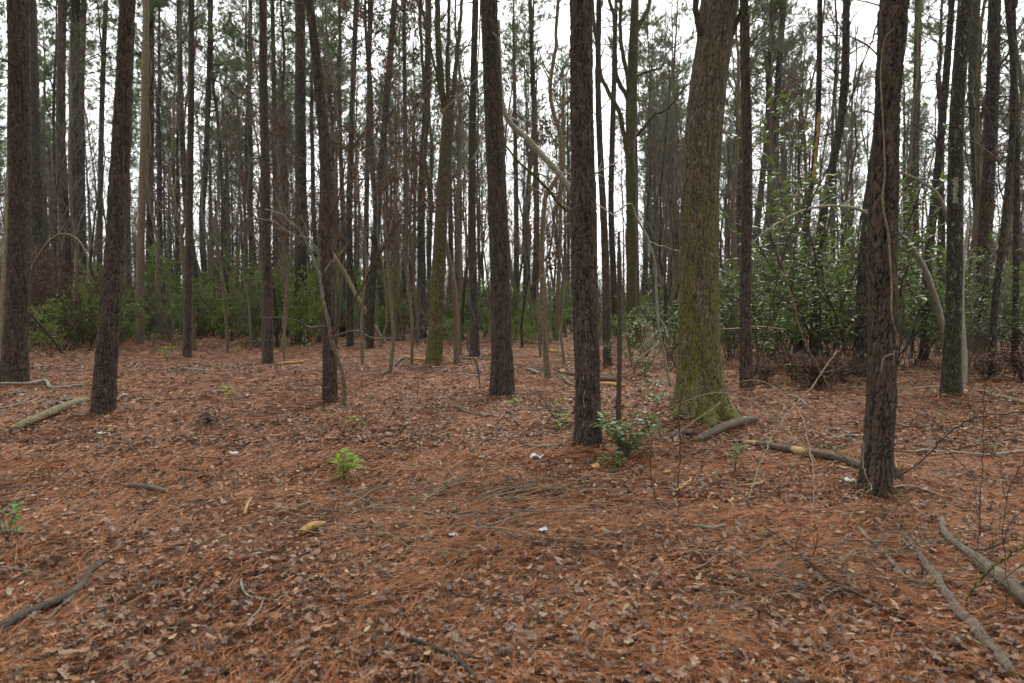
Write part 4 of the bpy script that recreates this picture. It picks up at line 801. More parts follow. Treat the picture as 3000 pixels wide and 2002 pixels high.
stick('fallen_branch', 'curved pale branch on needles behind the vine-draped pine, left', 'branch', 'pale', [(2300,1160,3),(2325,1168,5),(2350,1182,6),(2366,1198,5)], ground=G, twigs=2, tl=(.1,.3))
# leaning and standing dead wood
stick('leaning_log', 'pale debarked pole leaning behind the crooked dark pine', 'log', 'cream', [(968,733,7),(990,768,10),(1010,800,11),(1040,858,11),(1072,912,11),(1098,957,10),(1128,1004,9)], D=(24, 26.5), k=12)
stick('leaning_tree', 'pale lichened trunk leaning from behind broad central pine to resin-streaked pine', 'tree', 'white', [(1462,60,7),(1464,150,9),(1468,250,11),(1476,320,13),(1488,350,15),(1510,378,16),(1540,402,17),(1585,452,18),(1630,500,18),(1668,550,19),(1720,620,20)], D=(12.6, 13), k=12, twigs=9, tl=(.5,2.))
stick('leaning_tree', 'thin dark trunk leaning below the pale lichened trunk, centre', 'tree', 'gum', [(1480,425,5),(1520,475,7),(1560,510,8),(1610,560,9),(1640,600,10),(1670,622,11),(1712,660,12)], D=(13, 13.2), k=10, twigs=6, tl=(.4,1.2))
stick('arched_sapling', 'bare sapling bent over in an arch beside the leftmost pine', 'sapling', 'tan', [(60,870,9),(85,810,9),(100,775,9),(116,747,8),(135,718,8),(156,698,7),(176,688,7),(196,686,6),(218,695,6),(237,713,6),(250,738,5),(259,765,4),(256,805,4),(241,850,3)], D=(16, 15.4), twigs=6, tl=(.2,.7))
stick('leaning_pole', 'broken grey pole leaning in the brushwood right of the leftmost pine', 'pole', 'twig', [(76,903,6),(100,932,8),(130,965,9),(160,1003,8),(184,1036,7)], D=(17, 21), twigs=2)
stick('leaning_pole', 'dark pole leaning in brush between two distant pines, left', 'pole', 'grey_log', [(768,900,5),(745,930,6),(718,965,7),(695,985,5)], D=(26, 28), twigs=3)
stick('snag', 'orange debarked stub standing left of the scarred pine', 'snag', 'bare', [(843,845,6),(841,870,9),(838,910,10),(835,962,10)], D=27)
stick('snag', 'orange debarked stub standing right behind the scarred pine', 'snag', 'bare', [(905,895,6),(908,930,9),(909,965,11),(910,1000,11)], D=28.4)
stick('bent_sapling', 'white crooked sapling left of the mossy oak, bending down to the right', 'sapling', 'white', [(1800,625,4),(1848,598,5),(1866,640,6),(1897,698,7),(1912,740,7),(1920,780,7),(1923,850,8),(1928,935,8),(1934,990,8),(1942,1024,9),(1951,1072,9),(1963,1128,9)], D=(11, 12.2), twigs=7, tl=(.3,1.2))
stick('lichened_tree', 'lichen-covered trunk leaning left out of the evergreens by the dark mossy tree', 'tree', 'white', [(2628,678,11),(2645,690,13),(2665,715,14),(2690,755,15),(2712,795,16),(2728,838,17),(2742,880,17),(2755,930,18),(2768,985,19),(2780,1040,20)], D=(15, 16.5), k=12, twigs=3, tl=(.3,.8))
stick('bent_branch', 'pale branch arching behind the vine-draped pine toward the lichened trunk', 'branch', 'white', [(2560,500,5),(2632,504,6),(2690,528,7),(2738,560,9),(2762,600,11),(2778,650,13),(2790,700,14)], D=(14.5, 15.5), twigs=4, tl=(.3,.8))
stick('bent_branch', 'long bare bough arching over the thicket left of the vine-draped pine', 'branch', 'white', [(2200,715,4),(2240,680,5),(2290,648,6),(2340,622,7),(2390,608,8),(2450,604,8),(2510,612,9),(2555,632,9)], D=(11, 11), twigs=6, tl=(.2,.7))
stick('bent_branch', 'thin dark branch reaching right from the straight dark pine', 'branch', 'twig', [(2192,500,5),(2240,498,5),(2300,502,4),(2350,514,3),(2400,540,3)], D=(12.2, 12), twigs=3, tl=(.2,.5))
stick('leaning_pole', 'thin yellowish pole lying on the shrubs behind the straight dark pine', 'pole', 'vine', [(2108,966,4),(2170,962,5),(2230,958,5),(2302,966,4)], D=(14, 14))
# vines
vp = [(2617,85),(2602,100),(2590,120),(2584,160),(2580,220),(2583,290),(2586,340),(2590,420),(2592,520),(2586,570),(2589,620),(2602,680),(2606,735),(2610,800),(2612,850),(2611,905),(2618,950),(2627,985),(2622,1015),(2617,1040),(2618,1070),(2620,1106)]
rt = [t_ for t_ in TR if t_[1].startswith('near pine with a pale')][0]
D0 = gpt(2562, 1449)[1]
P = []
for i, (x, y) in enumerate(vp):
    cx = np.interp(y, [q[1] for q in rt[6]], [q[0] for q in rt[6]]); wd = np.interp(y, [q[1] for q in rt[6]], [q[2] for q in rt[6]])
    s_ = min(.94, abs(x - cx) / (wd / 2)); P.append((x, y, D0 - math.sqrt(1 - s_ * s_) * wd / 2 / FPX * D0 - .022))
stick('climbing_vine', 'pale woody vine climbing up the vine-draped pine', 'vine', 'vine', [(x, y, 6.5 if i > 8 else 3.6) for i, (x, y, d) in enumerate(P)], D=[d for _, _, d in P], k=8, n=90, parts='stem')
stick('vine_shoot', 'short brown shoot of vine curling left low on the vine-draped pine', 'vine', 'vine', [(2617,1038,5),(2605,1040,5),(2592,1046,5),(2585,1062,4),(2582,1090,4)], D=[D0 - .19] * 5)
stick('vine', 'dark hanging vine winding down left of the vine-side pine', 'vine', 'twig_dark', [(1408,0,4),(1404,120,4),(1398,240,4),(1402,330,4),(1396,420,4),(1404,560,4),(1406,660,5),(1396,760,5),(1388,800,4),(1370,850,4),(1376,900,4),(1390,935,4),(1372,970,4),(1370,1020,5),(1396,1065,5),(1404,1110,5),(1409,1150,4)], D=(14.5, 12.3), n=90)
stick('vine', 'tan vine stem hanging down the forked tree behind', 'vine', 'twig', [(1872,330,5),(1862,400,5),(1858,460,5),(1866,540,5),(1862,640,5),(1868,760,4),(1862,820,4),(1866,900,4)], D=(23.6, 23.9))
def arch(label, pts, d0, d1, wd=3.6, mat='vine', name='arching_vine', tw=2):
    stick(name, label, 'vine', mat, [(x, y, wd * .8 if not q else q[0]) for x, y, *q in pts], D=np.linspace(d0, d1, len(pts)), twigs=tw + 1, tl=(.15, .45), k=7, wig=.006 * d1 / 6, n=44)
dd = lambda x, y: float(gpt(x, y)[1])
arch('long pale vine arching from beside the mossy oak down to the right foreground', [(1990,1220),(2080,1172),(2178,1116),(2250,1125),(2312,1172),(2350,1225),(2368,1300),(2381,1370),(2385,1434),(2376,1523),(2364,1618)], 9.3, dd(2364,1618))
arch('second pale vine, curving below the first beside the oak', [(1900,1230),(1990,1185),(2100,1150),(2200,1175),(2290,1240),(2330,1290),(2385,1345),(2420,1430),(2450,1500),(2482,1577),(2513,1640),(2558,1716),(2625,1778),(2714,1804),(2790,1797),(2840,1780),(2870,1755),(2930,1705),(3040,1622)], 8.5, 3.2, 5)
arch('pale vine looping upright from the needles left of the vine-draped pine', [(2478,1572),(2480,1530),(2502,1492),(2508,1445),(2520,1437),(2545,1440),(2552,1425),(2535,1390),(2528,1360),(2530,1310),(2515,1250)], dd(2478,1572), 5.3, 4)
arch('long stem slanting up from the foreground centre to the oak', [(1200,1712),(1330,1680),(1420,1652),(1500,1632),(1580,1612),(1605,1580),(1656,1536),(1714,1508),(1765,1475),(1821,1434),(1890,1375),(1955,1300),(2030,1240),(2110,1180)], dd(1200,1712) , 8.2, 5)
arch('jointed pale stem lying toward the camera in the middle foreground', [(1576,1621),(1577,1660),(1577,1700),(1583,1740),(1594,1778),(1605,1810),(1614,1840),(1620,1885),(1626,1928)], dd(1576,1621) - .02, dd(1626,1928) - .05, 6, tw=1)
arch('dark thin stem lying from centre foreground to the lower right', [(1576,1617),(1640,1650),(1714,1682),(1770,1698),(1826,1715),(1900,1745),(2000,1792),(2110,1850)], dd(1576,1617) - .02, dd(2110,1850) - .04, 5, mat='twig')
arch('thin dark stem leaning across from the stump to the right foreground', [(2405,1300),(2440,1318),(2500,1360),(2580,1405),(2630,1440),(2670,1480),(2688,1515),(2698,1555)], 6, dd(2698,1555), 6, mat='gum', tw=3)
arch('arching dark bramble stem at the right edge of the foreground', [(2630,1400),(2700,1350),(2780,1270),(2860,1225),(2940,1210),(3040,1206)], 5.2, 4.6, 5, mat='twig_dark', tw=4)
arch('thin upright bare stem right of the vine-draped pine', [(2850,1680),(2870,1560),(2872,1460),(2880,1330),(2882,1200),(2890,1080)], dd(2850,1680), 3.9, 3, mat='twig_dark', tw=4)
arch('bramble stems curling up at the right edge of the foreground', [(2940,1850),(2950,1700),(2938,1560),(2960,1430),(3010,1330)], 3.3, 3.1, 3, mat='twig_dark', tw=3)
arch('slanting bare stem crossing the right foreground logs', [(2830,1760),(2880,1690),(2940,1640),(3000,1600),(3060,1570)], 3.2, 2.9, 7, mat='gum', tw=3)
arch('thin leaning stem rising from the foreground right of the oak', [(2130,1538),(2160,1500),(2200,1440),(2218,1380),(2245,1310),(2255,1290),(2300,1220),(2380,1130),(2450,1030)], dd(2130,1538), 7, 5, tw=2)
arch('upright reddish seedling stem in front of the mossy oak', [(1985,1520),(1990,1400),(1993,1300),(1990,1220),(1996,1160)], dd(1985,1520), 5.0, 5, mat='twig_red', tw=2)
arch('curved thin reddish stem left of the upright seedling stem', [(1930,1482),(1912,1430),(1905,1360),(1908,1290),(1890,1220)], dd(1930,1482), 5.3, 4, mat='twig_red', tw=2)
arch('short dark stick stuck upright left of the evergreen shrub', [(1638,1275,7),(1634,1240,9),(1620,1210,9),(1600,1182,6),(1585,1160,4)], dd(1638,1275), 8.5, 6, mat='brown_log', name='upright_stick', tw=1)
arch('tall thin curved stem rising through the thicket right of the oak', [(2345,560),(2300,640),(2280,730),(2300,800),(2330,900),(2345,970),(2380,1040),(2405,1090),(2425,1130)], 10.5, 11.5, 5, mat='vine', tw=4)
arch('long thin stem slanting up right over the evergreen thicket', [(2210,1100),(2250,960),(2275,820),(2310,700),(2370,600),(2430,480),(2480,330),(2540,150),(2575,60)], 10.8, 9.5, 5, mat='twig_dark', tw=6)
rsv = np.random.default_rng(77)
for k in range(34):
    x0 = rsv.uniform(740, 1500); y0 = rsv.uniform(1455, 1600); ln = rsv.uniform(250, 700); sl_ = rsv.uniform(-.30, .22); cv = rsv.normal(0, 30)
    pts = [(x0 + ln * f, y0 + ln * sl_ * f + cv * math.sin(3.14 * f) + rsv.normal(0, 3), 3.6) for f in np.linspace(0, 1, 8)]
    SEED[0] += 1
    P = path3(pts, ground=True); n_ = 40; q = smooth_path(P, n_); q[:, 2] = hgt(q[:, 0], q[:, 1]) + .045 + .03 * np.abs(np.sin(np.linspace(0, 6, n_) + k))
    V, F, Cp = rough_tube(q - q[0], np.linspace(.0045, .0026, n_), SEED[0], 6, .2, .1); mb = MB(); mb.V.append(V); mb.n = len(V); mb.F[(4, 0)] = [F]; mb.F[(3, 0)] = [Cp]
    o = mb.build('trailing_vine', M['vine' if k % 3 else 'twig'], loc=q[0]); o['label'] = 'thin tan vine trailing sideways across the middle foreground, one of a loose bundle'; o['category'] = 'vine'; o['group'] = 'bundle of vines trailing over the foreground'
for k in range(26):
    x0 = rsv.uniform(1990, 2500); y0 = rsv.uniform(1640, 1880); ln = rsv.uniform(120, 380); an = rsv.uniform(-.5, .8)
    pts = [(x0 + ln * f * math.cos(an), min(1990, y0 + ln * f * math.sin(an) * .6 + rsv.normal(0, 8)), 3.2) for f in np.linspace(0, 1, 8)]
    SEED[0] += 1
    P = path3(pts, ground=True); n_ = 36; q = smooth_path(P, n_); q[:, 2] = hgt(q[:, 0], q[:, 1]) + .045 + .04 * np.abs(np.sin(np.linspace(0, 7, n_) + k))
    V, F, Cp = rough_tube(q - q[0], np.linspace(.0036, .0018, n_), SEED[0], 6, .2, .1); mb = MB(); mb.V.append(V); mb.n = len(V); mb.F[(4, 0)] = [F]; mb.F[(3, 0)] = [Cp]
    o = mb.build('dead_twig', M['twig' if k % 3 else 'vine'], loc=q[0]); o['label'] = 'thin wiry dead twig in the tangle left of the weathered logs'; o['category'] = 'twig'; o['group'] = 'tangle of dead twigs in the right foreground'

# curved sapling at the crooked dark pine, with dry leaves
D = float(gpt(1006, 1195)[1]); org = gpt(1006, 1195)
sap = empty('sapling', org, 'curved pale sapling with bare side branches winding round the crooked dark pine', 'sapling')
def limb(root, org, mat, pts, d0, d1, name='limb', tw=0, tl=(.2, .8), k=8, leaves=0, rs_=np.random.default_rng(8)):
    Ds = np.linspace(d0, d1, len(pts)); P = np.array([at(x, y, d) for (x, y, _), d in zip(pts, Ds)]); W = np.array([q[2] / FPX * d * .5 for q, d in zip(pts, Ds)])
    n = 40; K = np.concatenate([[0], np.cumsum(np.linalg.norm(np.diff(P, axis=0), axis=1))]); q = np.linspace(0, K[-1], n); PP = hermite(K, P, q) - org; RR = np.interp(q, K, W)
    PP[1:-1] += rs_.normal(0, .004, (n - 2, 3)); V, F, Cp = rough_tube(PP, RR, 9, k, .2, .06); mb = MB(); mb.V.append(V); mb.n = len(V); mb.F[(4, 0)] = [F]; mb.F[(3, 0)] = [Cp]
    if tw:
        a, ra = grow(rs_, PP[None], RR[None], tw, .2, 1, tl, 48, up=.08, wob=.18, npt=7, rs=.55, rmin=.003, rtip=.35); mb.add(*tubes(a, ra, 4))
        b_, rb = grow(rs_, a, ra, 3, .3, 1, (tl[0] * .4, tl[1] * .45), 42, up=.05, wob=.2, npt=4, rs=.7, rmin=.002); mb.add(*tubes(b_, rb, 3))
        if leaves:
            kk = rs_.integers(0, len(b_), leaves); pos = b_[kk, rs_.integers(1, 4, leaves)] + rs_.normal(0, .02, (leaves, 3)); dr = rs_.normal(0, .4, (leaves, 3)); dr[:, 2] -= 1
            lv = MB(); lv.add(*leaves6(rs_, pos, dr, (.04, .085), (.015, .032), fold=.6)); lv.build('dry_leaves', M['deadleaf'], root, smooth=False)
    return mb.build(name, M[mat], root)
limb(sap, org, 'tan', [(1006,1200,16),(1008,1120,14),(998,1070,13),(982,1029,12),(969,988,12),(960,935,11),(945,880,10)], D, D - .15, 'stem')
limb(sap, org, 'pale', [(945,880,10),(941,840,9),(937,810,9),(925,775,8),(915,752,8),(903,720,7),(888,689,7),(868,665,6),(848,649,5),(832,632,5),(777,613,3)], D - .15, D - .5, tw=7, tl=(.2,.8), leaves=40)
limb(sap, org, 'twig', [(966,960,5),(940,957,5),(902,958,5),(885,945,4),(870,939,4),(830,932,3),(762,930,2)], D - .1, D - .7, tw=5, tl=(.15,.6))
limb(sap, org, 'twig', [(972,990,5),(1000,978,5),(1045,970,4),(1098,993,4),(1147,988,3),(1187,970,3),(1245,961,2),(1312,952,2)], D - .1, D - 1.2, tw=6, tl=(.2,.7), leaves=16)
limb(sap, org, 'twig_red', [(965,980,7),(1000,953,6),(1045,868,6),(1089,787,5),(1129,716,5),(1178,645,4),(1250,607,3)], D - .1, D - 1., tw=8, tl=(.3,.9), leaves=110)
limb(sap, org, 'twig_red', [(943,850,6),(950,780,6),(958,700,6),(972,640,5),(998,560,5),(1012,480,4),(1060,400,4),(1110,340,3)], D - .15, D - .9, tw=9, tl=(.3,.9), leaves=130)
limb(sap, org, 'pale', [(938,760,5),(905,700,5),(860,690,4),(800,650,3),(740,640,2)], D - .3, D - .9, tw=6, tl=(.2,.7), leaves=50)

# small stump, pine cone, scraps
p = gpt(2630, 1420); st_ = empty('stump', p, 'small brown tree stump right at the foot of the vine-draped pine', 'stump')
z = np.array([-.05, 0, .05, .11]); V, F, Cp = rough_tube(np.stack([z * 0, z * 0, z], 1) + np.array([[0, .0, 0]]), np.array([.052, .047, .042, .041]), 5, 20, 1.0, .12)
mb = MB(); mb.V.append(V); mb.n = len(V); mb.F[(4, 0)] = [F]; mb.F[(3, 1)] = [Cp]; mb.build('trunk', [M['brown_log'], M['bare']], st_)
p = gpt(1795, 1403, .03); mb = MB(); rs_ = np.random.default_rng(2)
for k in range(110):
    tt = k / 110; a = k * 2.399; r = .030 * math.sin(math.pi * (.12 + .83 * tt)) ; x = (tt - .5) * .085; c = np.array([x, r * .5 * math.cos(a), r * .5 * math.sin(a)]); o_ = np.array([.25, math.cos(a), math.sin(a)]); s_ = np.array([0, -math.sin(a), math.cos(a)])
    tip = c + norm(o_) * r * .75; mb.add(np.array([c - s_ * .003, c + s_ * .003, tip + s_ * .006, tip + norm(o_) * .003, tip - s_ * .006, tip + np.array([-.004, 0, 0])]), np.array([[0, 1, 2], [0, 2, 5], [0, 5, 4], [2, 3, 5], [3, 4, 5]]), 0 if k % 2 else 1)
o = mb.build('pine_cone', [M['grey_log'], M['brown_log']], smooth=False, loc=p); o.rotation_euler = (0, 0, R_(25)); o.scale = (1.25,) * 3; tag(o, 'open grey pine cone lying below the evergreen shrub', 'pine cone')
def scrap(label, x, y, wpx, hpx, cat='scrap', mat='scrap', name='pale_scrap'):
    p = gpt(x, y, .035); D_ = p[1]; a = wpx / FPX * D_; b_ = hpx / FPX * D_ * 2.2; rs_ = np.random.default_rng(int(x)); nx, ny = 10, 6
    X, Y = np.meshgrid(np.linspace(-1, 1, nx), np.linspace(-1, 1, ny)); edge = np.sqrt(np.clip(1 - (np.abs(X) ** 3), .05, 1)); Z = vnoise(X * 2 + x, Y * 2 + y, 4) * a * .35 + rs_.normal(0, a * .012, X.shape)
    V = np.stack([X * a / 2 + rs_.normal(0, a * .03, X.shape), Y * edge * b_ / 2, Z], -1).reshape(-1, 3); I = np.arange(nx * ny).reshape(ny, nx)
    V2 = V.copy(); V2[:, 2] -= .003; n = nx * ny; F = np.stack([I[:-1, :-1], I[:-1, 1:], I[1:, 1:], I[1:, :-1]], -1).reshape(-1, 4)
    rim = np.concatenate([I[0], I[1:, -1], I[-1, ::-1][1:], I[::-1, 0][1:-1]]); rr = np.stack([rim, rim + n, np.roll(rim, -1) + n, np.roll(rim, -1)], -1)
    o = mesh(name, np.concatenate([V, V2]), [np.concatenate([F, F[:, ::-1] + n, rr])], M[mat], loc=p); o.rotation_euler = (0, 0, rs_.uniform(-.4, .4)); return tag(o, label, cat)
scrap('white flake on the needles left of the bright green seedling', 688, 1346, 32, 9)
scrap('torn pale strip lying in front of the resin-streaked pine', 1573, 1358, 40, 12)
scrap('white crumpled scrap in the middle foreground among trailing vines', 1591, 1582, 26, 14)
scrap('grey-white scrap on the needles left of the middle foreground scrap', 1328, 1598, 26, 10)
scrap('white scrap on the ground left of the vine-draped pine', 2486, 1426, 28, 14)
scrap('grey crumpled scrap in the left middle foreground', 1120, 1594, 24, 12, mat='pale')
scrap('white speck behind the pale branches near the leftmost pine', 64, 1165, 14, 5)
scrap('white speck on the ground between the leaning and crooked dark pines', 367, 1165, 13, 5)
scrap('pale flake in the open left of the crooked dark pine', 725, 1168, 16, 5)
scrap('pale flake below the dark litter clump, left of the crooked pine', 297, 1286, 26, 6)
scrap('pale bark flake in the clearing right of the bright green seedling', 1413, 1357, 20, 12, mat='pale')
scrap('broken pale chunk of wood under the evergreen shrub', 1740, 1385, 36, 26, mat='bare', name='wood_chip', cat='wood')
scrap('pale orange chip right of the evergreen shrub', 1952, 1403, 30, 10, mat='bare', name='wood_chip', cat='wood')

# ------------------------------------------------------------------ small green plants of the clearing
def seedling(label, x, y, wpx, hpx, mat, seed, n_st=4, n_leaf=26, Lr=(.05, .09), Wr=(.020, .034), name='seedling', cat='plant', stemmat='twig_red', group=None):
    p = gpt(x, y); D_ = p[1]; H_ = hpx / FPX * D_; W_ = wpx / FPX * D_; rs_ = np.random.default_rng(seed); root = empty(name, p, label, cat, group)
    npt = 6; P = np.empty((n_st, npt, 3)); tgt = np.stack([rs_.uniform(-.42, .42, n_st) * W_, rs_.uniform(-.4, .4, n_st) * W_, rs_.uniform(.6, 1., n_st) * H_], 1); tgt[0, 2] = H_ * .97
    for j in range(npt):
        f = j / (npt - 1); P[:, j] = tgt * np.array([f ** 1.5, f ** 1.5, f]) + rs_.normal(0, .006, (n_st, 3)); 
    P[:, 0] = rs_.normal(0, .012, (n_st, 3)); P[:, 0, 2] = -.02
    R = np.full((n_st, 1), max(.0022, H_ * .009)) * np.linspace(1, .45, npt)[None]; mb = MB(); mb.add(*tubes(P, R, 5)); mb.build('stem', M[stemmat], root)
    k = rs_.integers(0, n_st, n_leaf); f = rs_.uniform(.3, 1., n_leaf); f[:n_st * 3] = 1.; k[:n_st * 3] = np.tile(np.arange(n_st), 3)[:len(k[:n_st * 3])]
    i0 = np.minimum((f * (npt - 1)).astype(int), npt - 2); ft = (f * (npt - 1) - i0)[:, None]; pos = P[k, i0] * (1 - ft) + P[k, i0 + 1] * ft
    d = rs_.normal(size=(n_leaf, 3)); d[:, 2] = rs_.uniform(-.1, .7, n_leaf)
    lv = MB(); lv.add(*leaves6(rs_, pos, d, Lr, Wr, droop=.18, fold=.2, flat=.25)); lv.build('leaves', M[mat], root, smooth=False)
    return root
seedling('bright yellow-green seedling standing alone in the clearing', 1008, 1418, 96, 88, 'bright', 1, 8, 80, (.06, .105), (.022, .036))
seedling('tall thin green seedling at the left edge of the foreground', 22, 1620, 100, 180, 'fresh', 2, 3, 20, (.05, .08), (.022, .032))
seedling('second green seedling beside the tall one at the left edge', 58, 1625, 80, 120, 'fresh', 22, 2, 12, (.05, .08), (.02, .03))
seedling('yellow-green whorled seedling left of the crooked dark pine', 682, 1195, 50, 58, 'bright', 3, 2, 13, (.10, .15), (.030, .045))
seedling('small bushy yellow-green plant left of the slender straight pine', 488, 1058, 56, 42, 'bright', 4, 6, 50, (.09, .14), (.03, .05))
seedling('yellow-green seedling between slender straight and knotty pines', 697, 1032, 24, 22, 'bright', 5, 3, 14, (.09, .13), (.03, .04))
seedling('yellow-green seedling right of the scarred pine', 906, 1032, 34, 24, 'bright', 6, 3, 18, (.10, .15), (.03, .045))
seedling('low pale green plant at the foot of the leftmost pine', 120, 1118, 44, 26, 'fresh', 7, 3, 20, (.06, .10), (.02, .03))
seedling('low yellow-green plant below the crooked dark pine', 1035, 1255, 70, 26, 'bright', 8, 4, 14, (.06, .10), (.02, .03))
seedling('small yellow-green plant left of the broad central pine foot mound', 1500, 1198, 60, 22, 'bright', 9, 4, 14, (.08, .12), (.02, .03))
seedling('leggy yellow-green seedling left of the resin-streaked pine', 1642, 1272, 56, 60, 'bright', 10, 3, 18, (.07, .12), (.022, .034))
seedling('yellow-green seedling behind the leggy one, beside the resin-streaked pine', 1640, 1212, 52, 40, 'bright', 11, 3, 14, (.07, .12), (.022, .034))
seedling('leafy evergreen shrub at the right foot of the resin-streaked pine', 1835, 1352, 235, 125, 'ever2', 12, 24, 260, (.075, .125), (.032, .052), name='shrub', cat='shrub', stemmat='twig')
seedling('low dark green sprig under the leafy evergreen shrub', 1795, 1385, 90, 50, 'fresh', 13, 6, 40, (.06, .10), (.018, .028), name='shrub', cat='shrub')
seedling('small green sprig by the foot of the thin dead snag', 1862, 1262, 60, 60, 'ever2', 31, 4, 24, (.06, .10), (.024, .036))
seedling('low leafy sprig left of the mossy oak root', 1915, 1262, 70, 46, 'ever2', 32, 5, 34, (.06, .10), (.024, .036))
seedling('thin green seedling beyond the white crooked sapling', 2010, 1090, 50, 70, 'ever2', 33, 4, 30, (.08, .12), (.03, .04))
seedling('green sprig in the brush right of the straight dark pine', 2330, 1130, 80, 60, 'ever2', 34, 6, 50, (.08, .12), (.03, .045))
seedling('green sprig on needles between the two rear logs and oak', 1905, 1150, 90, 40, 'ever2', 35, 6, 44, (.07, .11), (.03, .04))
seedling('green sapling with serrate leaves left of the vine-draped pine', 2150, 1402, 84, 96, 'fresh', 14, 5, 26, (.05, .08), (.026, .036))
seedling('small bay seedling behind the leafy evergreen shrub', 1925, 1200, 80, 50, 'ever2', 15, 5, 50, (.08, .12), (.03, .045))
seedling('low green bay seedling right of the thin dead snag', 1890, 1110, 80, 60, 'ever2', 16, 6, 60, (.10, .15), (.035, .05))
seedling('green seedling at the right edge of the clearing', 2906, 1362, 46, 60, 'fresh', 17, 3, 12, (.05, .09), (.02, .03))
seedling('pale green seedling before the dark mossy tree', 2758, 1245, 30, 44, 'fresh', 18, 3, 14, (.06, .1), (.02, .03))
seedling('tiny green sprig in the middle foreground on the right', 2225, 1590, 30, 20, 'fresh', 19, 2, 6, (.03, .05), (.012, .02))
seedling('brown wilted seedling with drooping dead leaves in the left clearing', 620, 1250, 76, 40, 'deadleaf', 20, 5, 46, (.08, .13), (.03, .045))
seedling('dead brown sprig right of the mossy forked gum', 1316, 1035, 40, 50, 'deadleaf', 21, 3, 22, (.09, .13), (.03, .045))

# ------------------------------------------------------------------ shrubs, saplings and trees of the background
BG = []           # (object, kind phrase, pixel x, category, group)
def px_of(x, D): return 1500 + x / D * cs * FPX
def place(x_px, D):
    X = (x_px - 1500) / FPX * D / cs; return np.array([X, D, float(hgt(X, D)) * (1 if D < 60 else .3)])
def shrub_protos(mat, seeds, H, Wd, LL, LW, nl=3, six=False):
    out = []
    for s in seeds:
        st, pos, dirs, r = shrub_mesh(s, H, Wd, nl, LL, LW); lv = MB(); lv.add(*(leaves6(r, pos, dirs * [1, 1, .5], LL, LW, flat=.45) if six else fan_leaves(r, pos, dirs, LL, LW)))
        out.append((st.build('stems', M['twig_dark'], link=False), lv.build('leaves', M[mat], smooth=False, link=False)))
    return out
far_sh = shrub_protos('ever', (1, 2, 3, 4), 2.6, 1.3, (.10, .16), (.035, .055), 2)
near_sh = shrub_protos('ever2', (5, 6, 7), 3.2, 1.2, (.085, .14), (.030, .050), 1, True)
heap = shrub_protos('deadleaf', (10, 11), .9, 2.0, (.10, .18), (.04, .075), 1, True)
brush = shrub_protos('deadleaf', (8, 9), 2.0, 1.2, (.07, .11), (.02, .035), 1)
rng = np.random.default_rng(31)
def put_shrub(protos, x, D, s, phrase, group, name='shrub'):
    p = place(x, D); r = empty(name, p, rz=rng.uniform(0, 6.28), s=1.0); st, lv = protos[rng.integers(len(protos))]
    sc = (s * rng.uniform(.9, 1.15), s * rng.uniform(.9, 1.15), s * rng.uniform(.85, 1.15)); link('stems', st, r, s=sc); link('leaves', lv, r, s=sc)
    BG.append((r, phrase, x, 'shrub', group))
GE = 'evergreen shrubs of the understory'
for x in np.arange(250, 1010, 58): put_shrub(far_sh, x + rng.uniform(-24, 24), rng.uniform(25, 32), rng.uniform(.5, 1.35), 'green shrub', GE)
for x in np.arange(-40, 1300, 80): put_shrub(far_sh, x + rng.uniform(-30, 30), rng.uniform(33, 46), rng.uniform(.8, 2.0), 'taller green shrub behind', GE)
for x in (205, 262, 30, 140, 330): put_shrub(near_sh if x > 200 else far_sh, x, rng.uniform(20, 23), rng.uniform(.55, .8), 'low leafy shrub', GE)
for x in np.arange(1040, 1360, 52): put_shrub(far_sh, x + rng.uniform(-20, 20), rng.uniform(30, 36), rng.uniform(.6, 1.0), 'green shrub', GE)
for x in np.arange(1330, 2150, 36): put_shrub(far_sh, x + rng.uniform(-20, 20), rng.uniform(26, 44), rng.uniform(.45, 1.15), 'green shrub', GE)
for x in (1500, 1560, 1590): put_shrub(far_sh, x, rng.uniform(24, 27), rng.uniform(.35, .45), 'low leafy shrub', GE)
for x in (1860, 1905, 1950, 1985, 2130): put_shrub(near_sh, x, rng.uniform(15, 20), rng.uniform(.45, .75), 'leafy shrub', GE)
for x, D, s in ((2235, 15.5, .85), (2318, 16.5, 1.35), (2400, 15.8, 1.75), (2468, 17, 2.1), (2505, 15.0, 1.1), (2290, 20, 1.3), (2365, 21, 1.6), (2150, 20, 1.0), (2195, 25, 1.2), (2440, 24, 1.7)):
    put_shrub(near_sh, x, D, s, 'evergreen thicket shrub', GE, 'evergreen_shrub')
for x in np.arange(2610, 3080, 66): put_shrub(near_sh, x + rng.uniform(-15, 15), rng.uniform(17, 22), rng.uniform(.8, 1.5), 'evergreen thicket shrub', GE, 'evergreen_shrub')
for x in np.arange(2100, 3150, 84): put_shrub(far_sh, x + rng.uniform(-20, 20), rng.uniform(26, 38), rng.uniform(1.0, 1.7), 'taller green shrub behind', GE)
for x in list(np.arange(-20, 420, 40)) + [1230, 1290]: put_shrub(brush, x + rng.uniform(-10, 10), rng.uniform(22, 32), rng.uniform(1.1, 1.9), 'brown brushwood bush', 'brown leafless bushes at the wood edge', 'brushwood_bush')
for x, D, s in ((2245, 12.8, .42), (2318, 13.6, .5), (2372, 12.8, .42), (2425, 12.6, .5), (2478, 13.8, .55), (2890, 14.8, .6), (2990, 14.6, .8)): put_shrub(heap, x, D, s, 'heap of brown dead leaves on branches', 'brown leafless bushes at the wood edge', 'brush_pile')

